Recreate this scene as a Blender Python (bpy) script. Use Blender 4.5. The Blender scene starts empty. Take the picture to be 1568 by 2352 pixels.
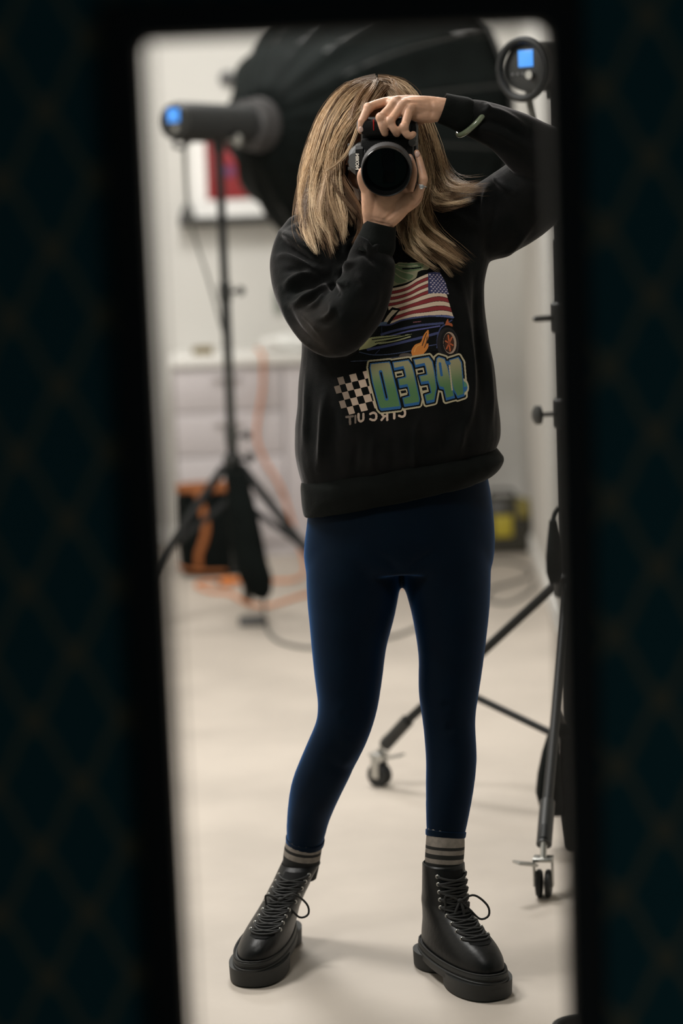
import bpy, bmesh, math, random
import numpy as np
from mathutils import Vector, Matrix, noise as mnoise
from mathutils.bvhtree import BVHTree

random.seed(7); np.random.seed(7)
R = math.radians
scene = bpy.context.scene
COL = scene.collection

# ------------------------------------------------------------------ camera
F = 5553.0                      # 85 mm on a 24x36 frame, portrait, in pixels of 2352
CAM = Vector((0, 0, 1.5))
yc = Vector((104 / F, 786 / F, -1)).normalized()
rho = R(2.0)
zc = Vector((-math.sin(rho), math.cos(rho), 0)); zc = (zc - yc * zc.dot(yc)).normalized()
xc = yc.cross(zc)
M = Matrix((xc, yc, zc))        # camera axes to world
cam_d = bpy.data.cameras.new('camera_view'); cam = bpy.data.objects.new('camera_view', cam_d); COL.objects.link(cam)
cam.matrix_world = Matrix.Translation(CAM) @ M.to_4x4()
cam_d.sensor_fit = 'VERTICAL'; cam_d.sensor_height = 36; cam_d.sensor_width = 24; cam_d.lens = 85.0
cam_d.clip_start = 0.05; cam_d.clip_end = 60
cam_d.dof.use_dof = True; cam_d.dof.focus_distance = 4.45; cam_d.dof.aperture_fstop = 1.8; cam_d.dof.aperture_blades = 0
scene.camera = cam
# ------------------------------------------------------------------ world, lamps, exposure
w = bpy.data.worlds.new('dim_room'); scene.world = w; w.use_nodes = True
w.node_tree.nodes['Background'].inputs[0].default_value = (0.55, 0.75, 0.8, 1)
w.node_tree.nodes['Background'].inputs[1].default_value = 0.05
vs = scene.view_settings
vs.view_transform = 'Standard'; vs.look = 'None'; vs.gamma = 1; vs.use_curve_mapping = False; vs.exposure = 0.12

def area(name, loc, size, power, target, col=(1, .98, .94), sy=None):
    d = bpy.data.lights.new(name, 'AREA'); d.energy = power; d.color = col; d.size = size
    if sy: d.shape = 'RECTANGLE'; d.size_y = sy
    o = bpy.data.objects.new(name, d); COL.objects.link(o); o.location = loc
    o.rotation_euler = (Vector(target) - Vector(loc)).to_track_quat('-Z', 'Y').to_euler()
    return o
area('ceiling_or_fill_lamp', (-1.35, 4.85, 2.93), 0.6, 52, (-0.9, 4.7, 0))
area('ceiling_or_fill_lamp', (-0.25, 6.3, 2.93), 0.6, 48, (-0.25, 6.2, 0))
area('ceiling_or_fill_lamp', (-0.75, 3.0, 2.93), 0.5, 23, (-0.4, 4.0, 0.6))  # added fill from the front, lifts print, skin and hair; no room lamp
area('ceiling_or_fill_lamp', (-0.7, 8.3, 2.93), 0.9, 42, (-0.7, 8.4, 0))
area('wallpaper_fill', (1.5, 0.4, 0.2), 0.5, 3.2, (0.35, 2.2, 0.45), (.8, .95, 1))  # added low fill light so the wallpaper brightens towards the floor

# ------------------------------------------------------------------ helpers
def P(px, py, y):
    d = M @ Vector(((px - 784) / F, (1176 - py) / F, -1)); return CAM + d * (y / d.y)
def FL(px, py, z=0.0):
    d = M @ Vector(((px - 784) / F, (1176 - py) / F, -1)); return CAM + d * ((z - 1.5) / d.z)
def PX(y): return F / y
def lin(c): return tuple(((v / 255) / 12.92 if v / 255 <= .04045 else ((v / 255 + .055) / 1.055) ** 2.4) for v in c)

def mat(name, col, rough=.6, metal=0, spec=.5, noise=0, nscale=8, bump=0, bscale=60, sheen=0, sheen_tint=None, emit=None, coat=0, col2=None, lohi=(.35, .65)):
    m = bpy.data.materials.new(name); m.use_nodes = True; nt = m.node_tree; b = nt.nodes['Principled BSDF']
    b.inputs['Base Color'].default_value = (*col, 1); b.inputs['Roughness'].default_value = rough
    b.inputs['Metallic'].default_value = metal; b.inputs['Specular IOR Level'].default_value = spec
    b.inputs['Coat Weight'].default_value = coat
    if sheen:
        b.inputs['Sheen Weight'].default_value = sheen; b.inputs['Sheen Roughness'].default_value = .35
        b.inputs['Sheen Tint'].default_value = (*(sheen_tint or (1, 1, 1)), 1)
    if emit:
        b.inputs['Emission Color'].default_value = (*emit[0], 1); b.inputs['Emission Strength'].default_value = emit[1]
    tc = nt.nodes.new('ShaderNodeTexCoord')
    if noise or col2:
        n = nt.nodes.new('ShaderNodeTexNoise'); n.inputs['Scale'].default_value = nscale; n.inputs['Detail'].default_value = 6
        nt.links.new(tc.outputs['Object'], n.inputs['Vector'])
        r = nt.nodes.new('ShaderNodeValToRGB')
        c2 = col2 or tuple(min(1, v * (1 + noise)) for v in col); c1 = col if col2 else tuple(v * (1 - noise) for v in col)
        r.color_ramp.elements[0].position = lohi[0]; r.color_ramp.elements[1].position = lohi[1]
        r.color_ramp.elements[0].color = (*c1, 1); r.color_ramp.elements[1].color = (*c2, 1)
        nt.links.new(n.outputs['Fac'], r.inputs['Fac']); nt.links.new(r.outputs['Color'], b.inputs['Base Color'])
    if bump:
        n2 = nt.nodes.new('ShaderNodeTexNoise'); n2.inputs['Scale'].default_value = bscale; n2.inputs['Detail'].default_value = 4
        nt.links.new(tc.outputs['Object'], n2.inputs['Vector'])
        bp = nt.nodes.new('ShaderNodeBump'); bp.inputs['Strength'].default_value = bump; bp.inputs['Distance'].default_value = .002
        nt.links.new(n2.outputs['Fac'], bp.inputs['Height']); nt.links.new(bp.outputs['Normal'], b.inputs['Normal'])
    return m

def cr(pts, n):
    """Catmull-Rom resample of a list of equal-length tuples"""
    A = np.array([list(p) for p in pts], float)
    if len(A) == 2: t = np.linspace(0, 1, n)[:, None]; return A[0] * (1 - t) + A[1] * t
    A = np.vstack([2 * A[0] - A[1], A, 2 * A[-1] - A[-2]])
    seg = np.linalg.norm(np.diff(A[1:-1, :3], axis=0), axis=1) + 1e-9
    cum = np.concatenate([[0], np.cumsum(seg)]); s = np.linspace(0, cum[-1], n)
    i = np.clip(np.searchsorted(cum, s, 'right') - 1, 0, len(seg) - 1); t = ((s - cum[i]) / seg[i])[:, None]
    p0, p1, p2, p3 = A[i], A[i + 1], A[i + 2], A[i + 3]
    return .5 * ((2 * p1) + (-p0 + p2) * t + (2 * p0 - 5 * p1 + 4 * p2 - p3) * t ** 2 + (-p0 + 3 * p1 - 3 * p2 + p3) * t ** 3)

class MB:
    def __init__(s): s.v = []; s.f = []; s.mi = []
    def add(s, vs, fs, mi=0):
        o = len(s.v); s.v += [tuple(v) for v in vs]; s.f += [tuple(i + o for i in f) for f in fs]; s.mi += [mi] * len(fs); return s
    def loft(s, rings, closed=True, caps=True, mi=0):
        n = len(rings[0]); vs = [p for r in rings for p in r]; fs = []
        for k in range(len(rings) - 1):
            for i in range(n if closed else n - 1):
                j = (i + 1) % n; fs.append((k * n + i, k * n + j, (k + 1) * n + j, (k + 1) * n + i))
        if caps:
            fs.append(tuple(range(n - 1, -1, -1))); fs.append(tuple(range((len(rings) - 1) * n, len(rings) * n)))
        return s.add(vs, fs, mi)
    def tube(s, pts, rad, seg=10, n=None, round_ends=False, mi=0, flat=1.0, ref=None):
        pts = [tuple(p) for p in pts]; rad = [rad] * len(pts) if isinstance(rad, (int, float)) else list(rad)
        n = n or (len(pts) if len(pts) == 2 else (len(pts) - 1) * 5 + 1)
        A = cr([p + (r,) for p, r in zip(pts, rad)], n); C = [Vector(a[:3]) for a in A]; rr = [max(a[3], 1e-4) for a in A]
        T = [(C[min(i + 1, n - 1)] - C[max(i - 1, 0)]).normalized() for i in range(n)]
        if round_ends:
            def cap(c, t, r, sgn):
                return [(c + t * sgn * r * math.sin(a), t, r * math.cos(a)) for a in (R(75), R(50), R(25))]
            st = cap(C[0], T[0], rr[0], -1); en = cap(C[-1], T[-1], rr[-1], 1)[::-1]
            C = [q[0] for q in st] + C + [q[0] for q in en]; T = [q[1] for q in st] + T + [q[1] for q in en]; rr = [q[2] for q in st] + rr + [q[2] for q in en]
        u = Vector(ref) if ref else (Vector((0, 0, 1)) if abs(T[0].z) < .9 else Vector((1, 0, 0)))
        rings = []
        for c, t, r in zip(C, T, rr):
            u = (u - t * u.dot(t)).normalized(); b = t.cross(u)
            rings.append([c + u * (r * flat * math.cos(2 * math.pi * k / seg)) + b * (r * math.sin(2 * math.pi * k / seg)) for k in range(seg)])
        return s.loft(rings, mi=mi)
    def ell(s, c, ax, seg=20, rings=12, mi=0):
        """ellipsoid with three axis vectors"""
        c = Vector(c); ax = [Vector(a) for a in ax]; L = []
        for i in range(1, rings):
            a = math.pi * i / rings
            L.append([c + ax[2] * math.cos(a) + (ax[0] * math.cos(2 * math.pi * k / seg) + ax[1] * math.sin(2 * math.pi * k / seg)) * math.sin(a) for k in range(seg)])
        return s.loft(L, mi=mi)
    def lathe(s, prof, o=(0, 0, 0), z=(0, 0, 1), seg=32, mi=0, caps=True):
        o = Vector(o); z = Vector(z).normalized(); x = z.orthogonal().normalized(); y = z.cross(x)
        return s.loft([[o + z * h + (x * math.cos(2 * math.pi * k / seg) + y * math.sin(2 * math.pi * k / seg)) * r for k in range(seg)] for r, h in prof], caps=caps, mi=mi)
    def box(s, c, sz, fr=None, bev=.003, mi=0):
        """bevelled box; fr = frame matrix (3x3)"""
        c = Vector(c); fr = fr or Matrix.Identity(3); bm = bmesh.new()
        bmesh.ops.create_cube(bm, size=1); bmesh.ops.scale(bm, vec=Vector(sz), verts=bm.verts)
        if bev: bmesh.ops.bevel(bm, geom=bm.edges[:], offset=min(bev, min(sz) * .45), segments=2, profile=.5, affect='EDGES')
        s.add([c + fr @ v.co for v in bm.verts], [[v.index for v in f.verts] for f in bm.faces], mi); bm.free(); return s
    def mesh(s, name, mats, smooth=True, recalc=True):
        me = bpy.data.meshes.new(name); me.from_pydata(s.v, [], s.f)
        for m in (mats if isinstance(mats, (list, tuple)) else [mats]): me.materials.append(m)
        me.polygons.foreach_set('material_index', s.mi)
        if recalc:
            bm = bmesh.new(); bm.from_mesh(me); bmesh.ops.recalc_face_normals(bm, faces=bm.faces); bm.to_mesh(me); bm.free()
        me.polygons.foreach_set('use_smooth', [smooth] * len(me.polygons))
        if smooth: me.set_sharp_from_angle(angle=R(40))
        me.update(); return me
    def build(s, name, mats, parent=None, smooth=True, recalc=True, loc=None):
        o = bpy.data.objects.new(name, s.mesh(name, mats, smooth, recalc)); COL.objects.link(o)
        if parent: attach(o, parent)
        return o

def attach(o, parent):
    o.parent = parent
    m = Matrix.Identity(4); q = parent
    while q: m = q.matrix_basis @ m; q = q.parent
    if o.type == 'MESH': o.data.transform(m.inverted())
def thing(name, label, cat, loc=(0, 0, 0), group=None):
    o = bpy.data.objects.new(name, None); COL.objects.link(o); o.location = loc; o.empty_display_size = .05
    return tag(o, label, cat, group)
def tag(o, label, cat, group=None):
    o['label'] = label; o['category'] = cat
    if group: o['group'] = group
    return o
def struct(o): o['kind'] = 'structure'; return o

def remesh(mb, voxel, smooth_it=3, fac=.5):
    me = mb.mesh('tmp', [], recalc=True); o = bpy.data.objects.new('tmp', me); COL.objects.link(o)
    r = o.modifiers.new('r', 'REMESH'); r.mode = 'VOXEL'; r.voxel_size = voxel; r.use_smooth_shade = True
    if smooth_it:
        sm = o.modifiers.new('s', 'SMOOTH'); sm.factor = fac; sm.iterations = smooth_it
    dg = bpy.context.evaluated_depsgraph_get(); out = bpy.data.meshes.new_from_object(o.evaluated_get(dg))
    bpy.data.objects.remove(o); bpy.data.meshes.remove(me)
    out.polygons.foreach_set('use_smooth', [True] * len(out.polygons)); return out
def link_mesh(name, me, m, parent):
    me.name = name; me.materials.clear(); me.materials.append(m); o = bpy.data.objects.new(name, me); COL.objects.link(o)
    if parent: attach(o, parent)
    return o
MI = np.array(M.transposed())    # world to camera
def proj(co):
    d = (co - np.array(CAM)) @ MI.T
    return 784 + F * d[:, 0] / -d[:, 2], 1176 - F * d[:, 1] / -d[:, 2]
def coords(me):
    n = len(me.vertices); co = np.empty(n * 3); me.vertices.foreach_get('co', co)
    no = np.empty(n * 3); me.vertices.foreach_get('normal', no); return co.reshape(-1, 3), no.reshape(-1, 3)
def seg_dist(px, py, poly):
    d = np.full(len(px), 1e9)
    for (ax, ay), (bx, by) in zip(poly[:-1], poly[1:]):
        vx, vy = bx - ax, by - ay; t = np.clip(((px - ax) * vx + (py - ay) * vy) / (vx * vx + vy * vy + 1e-9), 0, 1)
        d = np.minimum(d, np.hypot(px - ax - t * vx, py - ay - t * vy))
    return d
def sculpt(me, folds, noise_amp=0, noise_scale=8, lim=None):
    co, no = coords(me); px, py = proj(co); front = np.clip(-no[:, 1] * 1.6 + .25, 0, 1); disp = np.zeros(len(co))
    for poly, amp, sig in folds:
        poly = [tuple(q) for q in cr([(a, b, 0) for a, b in poly], len(poly) * 5)[:, :2]]
        d = seg_dist(px, py, poly); ln = sum(math.hypot(q[0] - r_[0], q[1] - r_[1]) for q, r_ in zip(poly[:-1], poly[1:])); de = np.minimum(np.hypot(px - poly[0][0], py - poly[0][1]), np.hypot(px - poly[-1][0], py - poly[-1][1]))
        f = np.exp(-(d / sig) ** 2) * front * np.clip(de / (.35 * ln) + .08, 0, 1)
        if lim is not None: f *= lim(co, px, py)
        disp += amp * f
    if noise_amp:
        disp += noise_amp * np.array([mnoise.noise(Vector(c * noise_scale)) + .5 * mnoise.noise(Vector(c * noise_scale * 2.3)) for c in co])
    co += no * disp[:, None]; me.vertices.foreach_set('co', co.ravel()); me.update()

# ------------------------------------------------------------------ materials
m_wall = mat('painted_wall', (.66, .645, .61), .75, noise=.03, nscale=1.5, bump=.1, bscale=180)
m_floor = mat('concrete_floor', (.47, .418, .362), .55, noise=.09, nscale=2.2, bump=.15, bscale=40, spec=.3)
m_black = mat('black_plastic', (.012, .013, .012), .45)
m_metal_black = mat('black_metal', (.008, .009, .009), .5, spec=.3)
m_dark = mat('dark_grey_metal', (.035, .033, .033), .45)
m_rubber = mat('black_rubber', (.008, .009, .009), .6)
m_steel = mat('steel', (.45, .45, .43), .3, metal=1)
m_grey = mat('grey_plastic', (.12, .12, .12), .5)
m_fabric = mat('black_nylon', (.0035, .0052, .0048), .8, spec=.08, noise=.2, nscale=14, bump=.25, bscale=25)
m_screen = mat('blue_screen', (.02, .1, .3), .3, emit=((.075, .30, .80), 1.0))
m_orange = mat('orange_rubber', (.72, .22, .045), .5)
m_orange_cloth = mat('orange_webbing', (.30, .095, .022), .7)
m_white = mat('white_board', (.86, .85, .82), .6)
m_cab = mat('cabinet_laminate', (.60, .56, .572), .5)
m_top = mat('white_worktop', (.80, .785, .75), .35)
m_frame = mat('black_frame_lacquer', (.004, .004, .004), .5, spec=.25)
m_skin = mat('skin', (.58, .33, .215), .5, noise=.14, nscale=38, bump=.22, bscale=170, spec=.4)
m_skin.node_tree.nodes['Principled BSDF'].inputs['Subsurface Weight'].default_value = .12
m_skin.node_tree.nodes['Principled BSDF'].inputs['Subsurface Radius'].default_value = (.008, .004, .002)
m_sweat = mat('washed_black_fleece', (.0026, .0036, .0033), .85, spec=.10, col2=(.0078, .0078, .0076), nscale=16, bump=.3, bscale=420, sheen=.24, sheen_tint=(.9, .85, .85))
m_rib = mat('black_ribbing', (.0048, .0058, .0050), .9, spec=.10, sheen=.10, noise=.15, nscale=40, bump=.3, bscale=300)
m_leg = mat('navy_leggings', (.0004, .0042, .0100), .6, spec=.08, sheen=.85, sheen_tint=(.03, .17, .50), noise=.1, nscale=20)
m_leather = mat('black_leather', (.0045, .005, .005), .40, spec=.26, bump=.25, bscale=90)
m_sole = mat('black_sole', (.009, .010, .009), .6)
m_lace = mat('black_lace', (.012, .012, .011), .8)
m_sock_g = mat('grey_sock', (.20, .175, .15), .9, noise=.15, nscale=90)
m_sock_b = mat('black_sock', (.008, .008, .007), .9)
m_glass = mat('lens_glass', (.0008, .0011, .0009), .06, spec=.3)
m_jade = mat('jade', (.16, .19, .12), .25, noise=.2, nscale=40, coat=.5)
m_yellow = mat('yellow_plastic', (.42, .34, .03), .55)

m_leg.node_tree.nodes['Principled BSDF'].inputs['Sheen Roughness'].default_value = .38
# ------------------------------------------------------------------ setting
def wallpaper():
    m = bpy.data.materials.new('trellis_wallpaper'); m.use_nodes = True; nt = m.node_tree; b = nt.nodes['Principled BSDF']
    b.inputs['Roughness'].default_value = .8; b.inputs['Specular IOR Level'].default_value = .15
    N = nt.nodes.new; L = nt.links.new
    tc = N('ShaderNodeTexCoord'); sx = N('ShaderNodeSeparateXYZ'); L(tc.outputs['Object'], sx.inputs[0])
    def mth(op, a, bb=None):
        n = N('ShaderNodeMath'); n.operation = op
        for i, q in enumerate((a, bb)):
            if q is None: continue
            if isinstance(q, (int, float)): n.inputs[i].default_value = q
            else: L(q, n.inputs[i])
        return n.outputs[0]
    node = P(1412, 1459, 2.2); px_, pz_ = .0834, .1245
    ax = mth('MULTIPLY', mth('SUBTRACT', sx.outputs['X'], node.x), 2 * math.pi / px_)
    az = mth('MULTIPLY', mth('SUBTRACT', sx.outputs['Z'], node.z), 2 * math.pi / pz_)
    # ogee lattice: node of the print where cos x = 1 and cos z = -1
    az2 = mth('ADD', az, mth('MULTIPLY', mth('SINE', mth('MULTIPLY', az, 2)), .22))
    v = mth('ABSOLUTE', mth('SUBTRACT', mth('COSINE', ax), mth('COSINE', az2)))
    r = N('ShaderNodeValToRGB'); L(v, r.inputs['Fac'])
    r.color_ramp.elements[0].position = .22; r.color_ramp.elements[1].position = .34
    r.color_ramp.elements[0].color = (.11, .098, .066, 1); r.color_ramp.elements[1].color = (.010, .056, .064, 1)
    L(r.outputs['Color'], b.inputs['Base Color']); return m
ox0, ox1, oz0, oz1 = -.2142, .1432, .44, 1.6205
MY = 2.2
mb = MB()
def slab(mb, x0, x1, y0, y1, z0, z1): mb.box(((x0 + x1) / 2, (y0 + y1) / 2, (z0 + z1) / 2), (x1 - x0, y1 - y0, z1 - z0), bev=0)
RX0, RX1, BY, CZ = -2.6, 2.2, 9.9, 3.0
slab(mb, RX0 - .1, ox0 - .012, MY, MY + .06, 0, CZ); slab(mb, ox1 + .012, RX1 + .1, MY, MY + .06, 0, CZ)
slab(mb, ox0 - .012, ox1 + .012, MY, MY + .06, 0, oz0 - .012); slab(mb, ox0 - .012, ox1 + .012, MY, MY + .06, oz1 + .012, CZ)
struct(mb.build('wall_front', wallpaper(), smooth=False))
mb = MB(); slab(mb, RX0 - .1, RX1 + .1, BY, BY + .1, 0, CZ); struct(mb.build('wall_back', m_wall, smooth=False))
mb = MB(); slab(mb, RX0 - .1, RX0, MY + .06, BY, 0, CZ); struct(mb.build('wall_left', m_wall, smooth=False))
mb = MB(); slab(mb, RX1, RX1 + .1, MY + .06, BY, 0, CZ); slab(mb, .515, RX1, 7.7, BY, 0, CZ); struct(mb.build('wall_right', m_wall, smooth=False))
mb = MB(); slab(mb, RX0 - .1, RX1 + .1, MY - 2.6, BY + .1, -.1, 0); struct(mb.build('floor', m_floor, smooth=False))
mb = MB(); slab(mb, RX0 - .1, RX1 + .1, MY, BY + .1, CZ, CZ + .1); struct(mb.build('ceiling', m_wall, smooth=False))
mb = MB(); slab(mb, RX0, .515, BY - .012, BY, 0, .07); struct(mb.build('baseboard_back', m_white, smooth=False))
mb = MB(); slab(mb, .503, .515, 7.7, BY - .012, 0, .07); struct(mb.build('baseboard_right', m_white, smooth=False))

# ------------------------------------------------------------------ mirror frame
mir = thing('mirror', 'tall narrow mirror frame in black lacquer on dark trellis wallpaper', 'mirror', ((ox0 + ox1) / 2, MY, oz0))
def rrect(x0, x1, z0, z1, r, y, n=8):
    pts = []
    for cx_, cz_, a0 in ((x1 - r, z1 - r, 0), (x0 + r, z1 - r, 90), (x0 + r, z0 + r, 180), (x1 - r, z0 + r, 270)):
        for k in range(n + 1):
            a = R(a0 + 90 * k / n); pts.append(Vector((cx_ + r * math.cos(a), y, cz_ + r * math.sin(a))))
    return pts
FW = .036
rings = [rrect(ox0, ox1, oz0, oz1, .009, MY + .004), rrect(ox0, ox1, oz0, oz1, .009, MY - .012), rrect(ox0 - .004, ox1 + .004, oz0 - .004, oz1 + .004, .011, MY - .018),
         rrect(ox0 - FW + .004, ox1 + FW - .004, oz0 - FW + .004, oz1 + FW - .004, .012, MY - .018), rrect(ox0 - FW, ox1 + FW, oz0 - FW, oz1 + FW, .014, MY - .014), rrect(ox0 - FW, ox1 + FW, oz0 - FW, oz1 + FW, .014, MY - .0005)]
mb = MB(); mb.loft(rings + [rings[0]], caps=False); mb.build('frame', m_frame, mir)
m_edge = mat('edge_strip', (.16, .125, .10), .5)
mb = MB(); mb.box((ox0 + .0062, MY + .003, (oz0 + oz1) / 2), (.0026, .003, oz1 - oz0 - .004), bev=.0005)  # thin brown strip along the left inner edge only
o = mb.build('edge_strip', m_edge, mir); o['label'] = 'thin brown line inside the left edge'

# ------------------------------------------------------------------ background: cabinets along the back wall
CX0, CX1, CXM, CYF = -.875, .12, -.44, 9.48
def cabinet(x0, x1, label, nd):
    t = thing('cabinet', label, 'cabinet', ((x0 + x1) / 2, CYF + .2, 0))
    mb = MB(); slab(mb, x0, x1, CYF + .02, BY - .013, .0, .76); mb.build('carcass', m_cab, t, smooth=False)
    if nd:
        h = .70 / nd
        for k in range(nd):
            mb = MB(); mb.box(((x0 + x1) / 2, CYF + .009, .055 + h * (k + .5)), (x1 - x0 - .006, .018, h - .005), bev=.002)
            d = mb.build('drawer', m_cab, t)
            mb = MB(); mb.box(((x0 + x1) / 2, CYF - .008, .055 + h * (k + .5) + h * .28), (.11, .014, .018), bev=.003); mb.build('handle', m_grey2, d)
    else:
        for a, b in ((x0, (x0 + x1) / 2), ((x0 + x1) / 2, x1)):
            mb = MB(); mb.box(((a + b) / 2, CYF + .009, .405), (b - a - .008, .018, .692), bev=.002); mb.build('door', m_cab, t)
m_grey2 = mat('pale_grey_metal', (.54, .505, .51), .4)
cabinet(CX0, CXM, 'pale lilac-white drawer cabinet at the left end under the worktop', 4)
cabinet(CXM, CX1, 'pale white two-door cabinet right of the drawers, orange cord hanging before it', 0)
mb = MB(); mb.box(((CX0 + CX1) / 2, (CYF + BY) / 2 - .01, .78), (CX1 - CX0 + .04, BY - CYF + .01, .04), bev=.005)
tag(mb.build('worktop', m_top), 'long white worktop across the two pale cabinets', 'worktop')

# things on the worktop
p = P(466, 800, 9.62); t = thing('tape_roll', 'olive-brown tape roll with dark core on the left of the white worktop', 'tape', (p.x, 9.62, .80))
mb = MB(); mb.lathe([(.022, 0), (.022, .028), (.040, .028), (.040, 0)], (p.x, 9.62, .80), seg=28, caps=False); mb.loft([]) if 0 else None
prof = [(.024, 0), (.041, 0), (.043, .004), (.043, .026), (.041, .03), (.024, .03), (.024, 0)]
mb = MB(); mb.lathe(prof, (p.x, 9.62, .80), seg=28, caps=False); mb.build('tape', mat('olive_tape', (.20, .15, .06), .5), t)
mb = MB(); mb.lathe([(.0235, 0), (.0235, .03), (.021, .03), (.021, 0), (.0235, 0)], (p.x, 9.62, .80), seg=28, caps=False); mb.build('core', m_grey, t)
q = P(668, 795, 9.68); mb = MB()
bm = bmesh.new(); bmesh.ops.create_icosphere(bm, subdivisions=4, radius=1)
vs_ = []
for v in bm.verts:
    n = mnoise.noise(v.co * 2.1) * .25 + mnoise.noise(v.co * 5) * .10; c = v.co * (1 + n)
    vs_.append((q.x + c.x * .115, 9.66 + c.y * .075, max(.8005, .83 + c.z * .036)))
mb.add(vs_, [[v.index for v in f.verts] for f in bm.faces]); bm.free()
tag(mb.build('cloth_bundle', mat('white_cloth', (.86, .86, .83), .8)), 'crumpled white cloth lying on the right of the worktop', 'cloth')

# picture on its ledge
PXF = BY - .02
a = P(440, 502, PXF); led_z = a.z - .004
t = thing('wall_ledge', 'slim black picture ledge on the back wall under the red picture', 'shelf', (a.x + .15, BY, led_z))
x0, x1 = P(414, 504, PXF).x, P(700, 504, PXF).x
mb = MB(); mb.box(((x0 + x1) / 2, BY - .045, led_z - .013), (x1 - x0, .09, .022), bev=.002); mb.build('board', m_black, t)
mb = MB(); mb.box(((x0 + x1) / 2, BY - .088, led_z + .002), (x1 - x0, .006, .012), bev=.001); mb.build('lip', m_black, t)
fx0, fx1, fz0, fz1 = P(441, 500, PXF).x, P(441, 500, PXF).x + .40, led_z - .001, led_z + .40
t = thing('framed_picture', 'red abstract picture with wide white mat standing on the black ledge', 'picture', ((fx0 + fx1) / 2, PXF, fz0))
mb = MB(); yF = BY - .030
ring = lambda e, y: [Vector((fx0 - e, y, fz0 - e)), Vector((fx1 + e, y, fz0 - e)), Vector((fx1 + e, y, fz1 + e)), Vector((fx0 - e, y, fz1 + e))]
mb.loft([ring(0, yF + .02), ring(0, yF), ring(-.014, yF), ring(-.014, yF + .02), ring(0, yF + .02)], caps=False); mb.build('frame', m_white, t, smooth=False)
mb = MB(); mb.box(((fx0 + fx1) / 2, yF + .013, (fz0 + fz1) / 2), (fx1 - fx0 - .02, .006, fz1 - fz0 - .02), bev=0); mb.build('mat_board', mat('mat_board', (.90, .885, .86), .8), t)
ix0 = P(476, 460, PXF).x; iz0 = P(476, 460, PXF).z
mr = mat('red_print', (.25, .002, .003), .6, col2=(.22, .022, .026), nscale=7, lohi=(.45, .62))
mb = MB(); mb.box(((ix0 + fx1 - .06) / 2, yF + .0085, (iz0 + fz1 - .06) / 2), (fx1 - .06 - ix0, .003, fz1 - .06 - iz0), bev=0); mb.build('print', mr, t)
c = P(527, 393, PXF); mb = MB(); mb.ell((c.x, yF + .007, c.z), ((.02, 0, 0), (0, .0012, 0), (0, 0, .025))); mb.build('violet_blot', mat('violet_ink', (.09, .04, .12), .6), t)
c = P(536, 350, PXF); mb = MB(); mb.ell((c.x, yF + .007, c.z), ((.022, 0, 0), (0, .0012, 0), (0, 0, .028))); mb.build('pink_blot', mat('pink_ink', (.45, .09, .12), .6), t)
c = P(431, 495, BY - .05)
t = thing('speaker_box', 'small dark wedge-shaped speaker at the left end of the black ledge', 'speaker', (c.x, BY - .05, led_z - .001))
mb = MB(); zb = led_z - .0015
mb.loft([[Vector((c.x + sx * wx, BY - .045 + sy * wy, zb + h)) for sx, sy in ((-1, -1), (1, -1), (1, 1), (-1, 1))] for wx, wy, h in ((.030, .030, 0), (.027, .028, .03), (.010, .016, .066), (.007, .012, .07))]); mb.build('housing', m_black, t)
mb = MB(); mb.box((c.x, BY - .0765, zb + .016), (.044, .004, .022), bev=.001); mb.build('grille', m_grey, t)
c = P(521, 180, BY - .03)
t = thing('wall_hook', 'small dark coat hook on the upper back wall left of the softbox', 'hook', (c.x, BY, c.z))
mb = MB(); mb.lathe([(.030, 0), (.033, .006), (.033, .012), (.0, .016)], (c.x, BY - .0005, c.z), (0, -1, 0)); mb.build('base_plate', m_grey, t)
mb = MB(); mb.tube([(c.x, BY - .01, c.z), (c.x + .01, BY - .05, c.z - .004), (c.x + .04, BY - .06, c.z), (c.x + .075, BY - .05, c.z + .002)], .007, round_ends=True); mb.build('prong', m_black, t)
c = P(640, 690, BY - .01)
t = thing('switch_plate', 'grey-green wall control plate beside the raised elbow sleeve', 'switch', (c.x, BY, c.z))
mb = MB(); mb.box((c.x, BY - .006, c.z), (.036, .012, .105), bev=.003); mb.build('plate', mat('grey_green', (.20, .23, .19), .5), t)
mb = MB(); mb.box((c.x, BY - .014, c.z), (.016, .006, .03), bev=.002); mb.build('rocker', m_grey, t)

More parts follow.
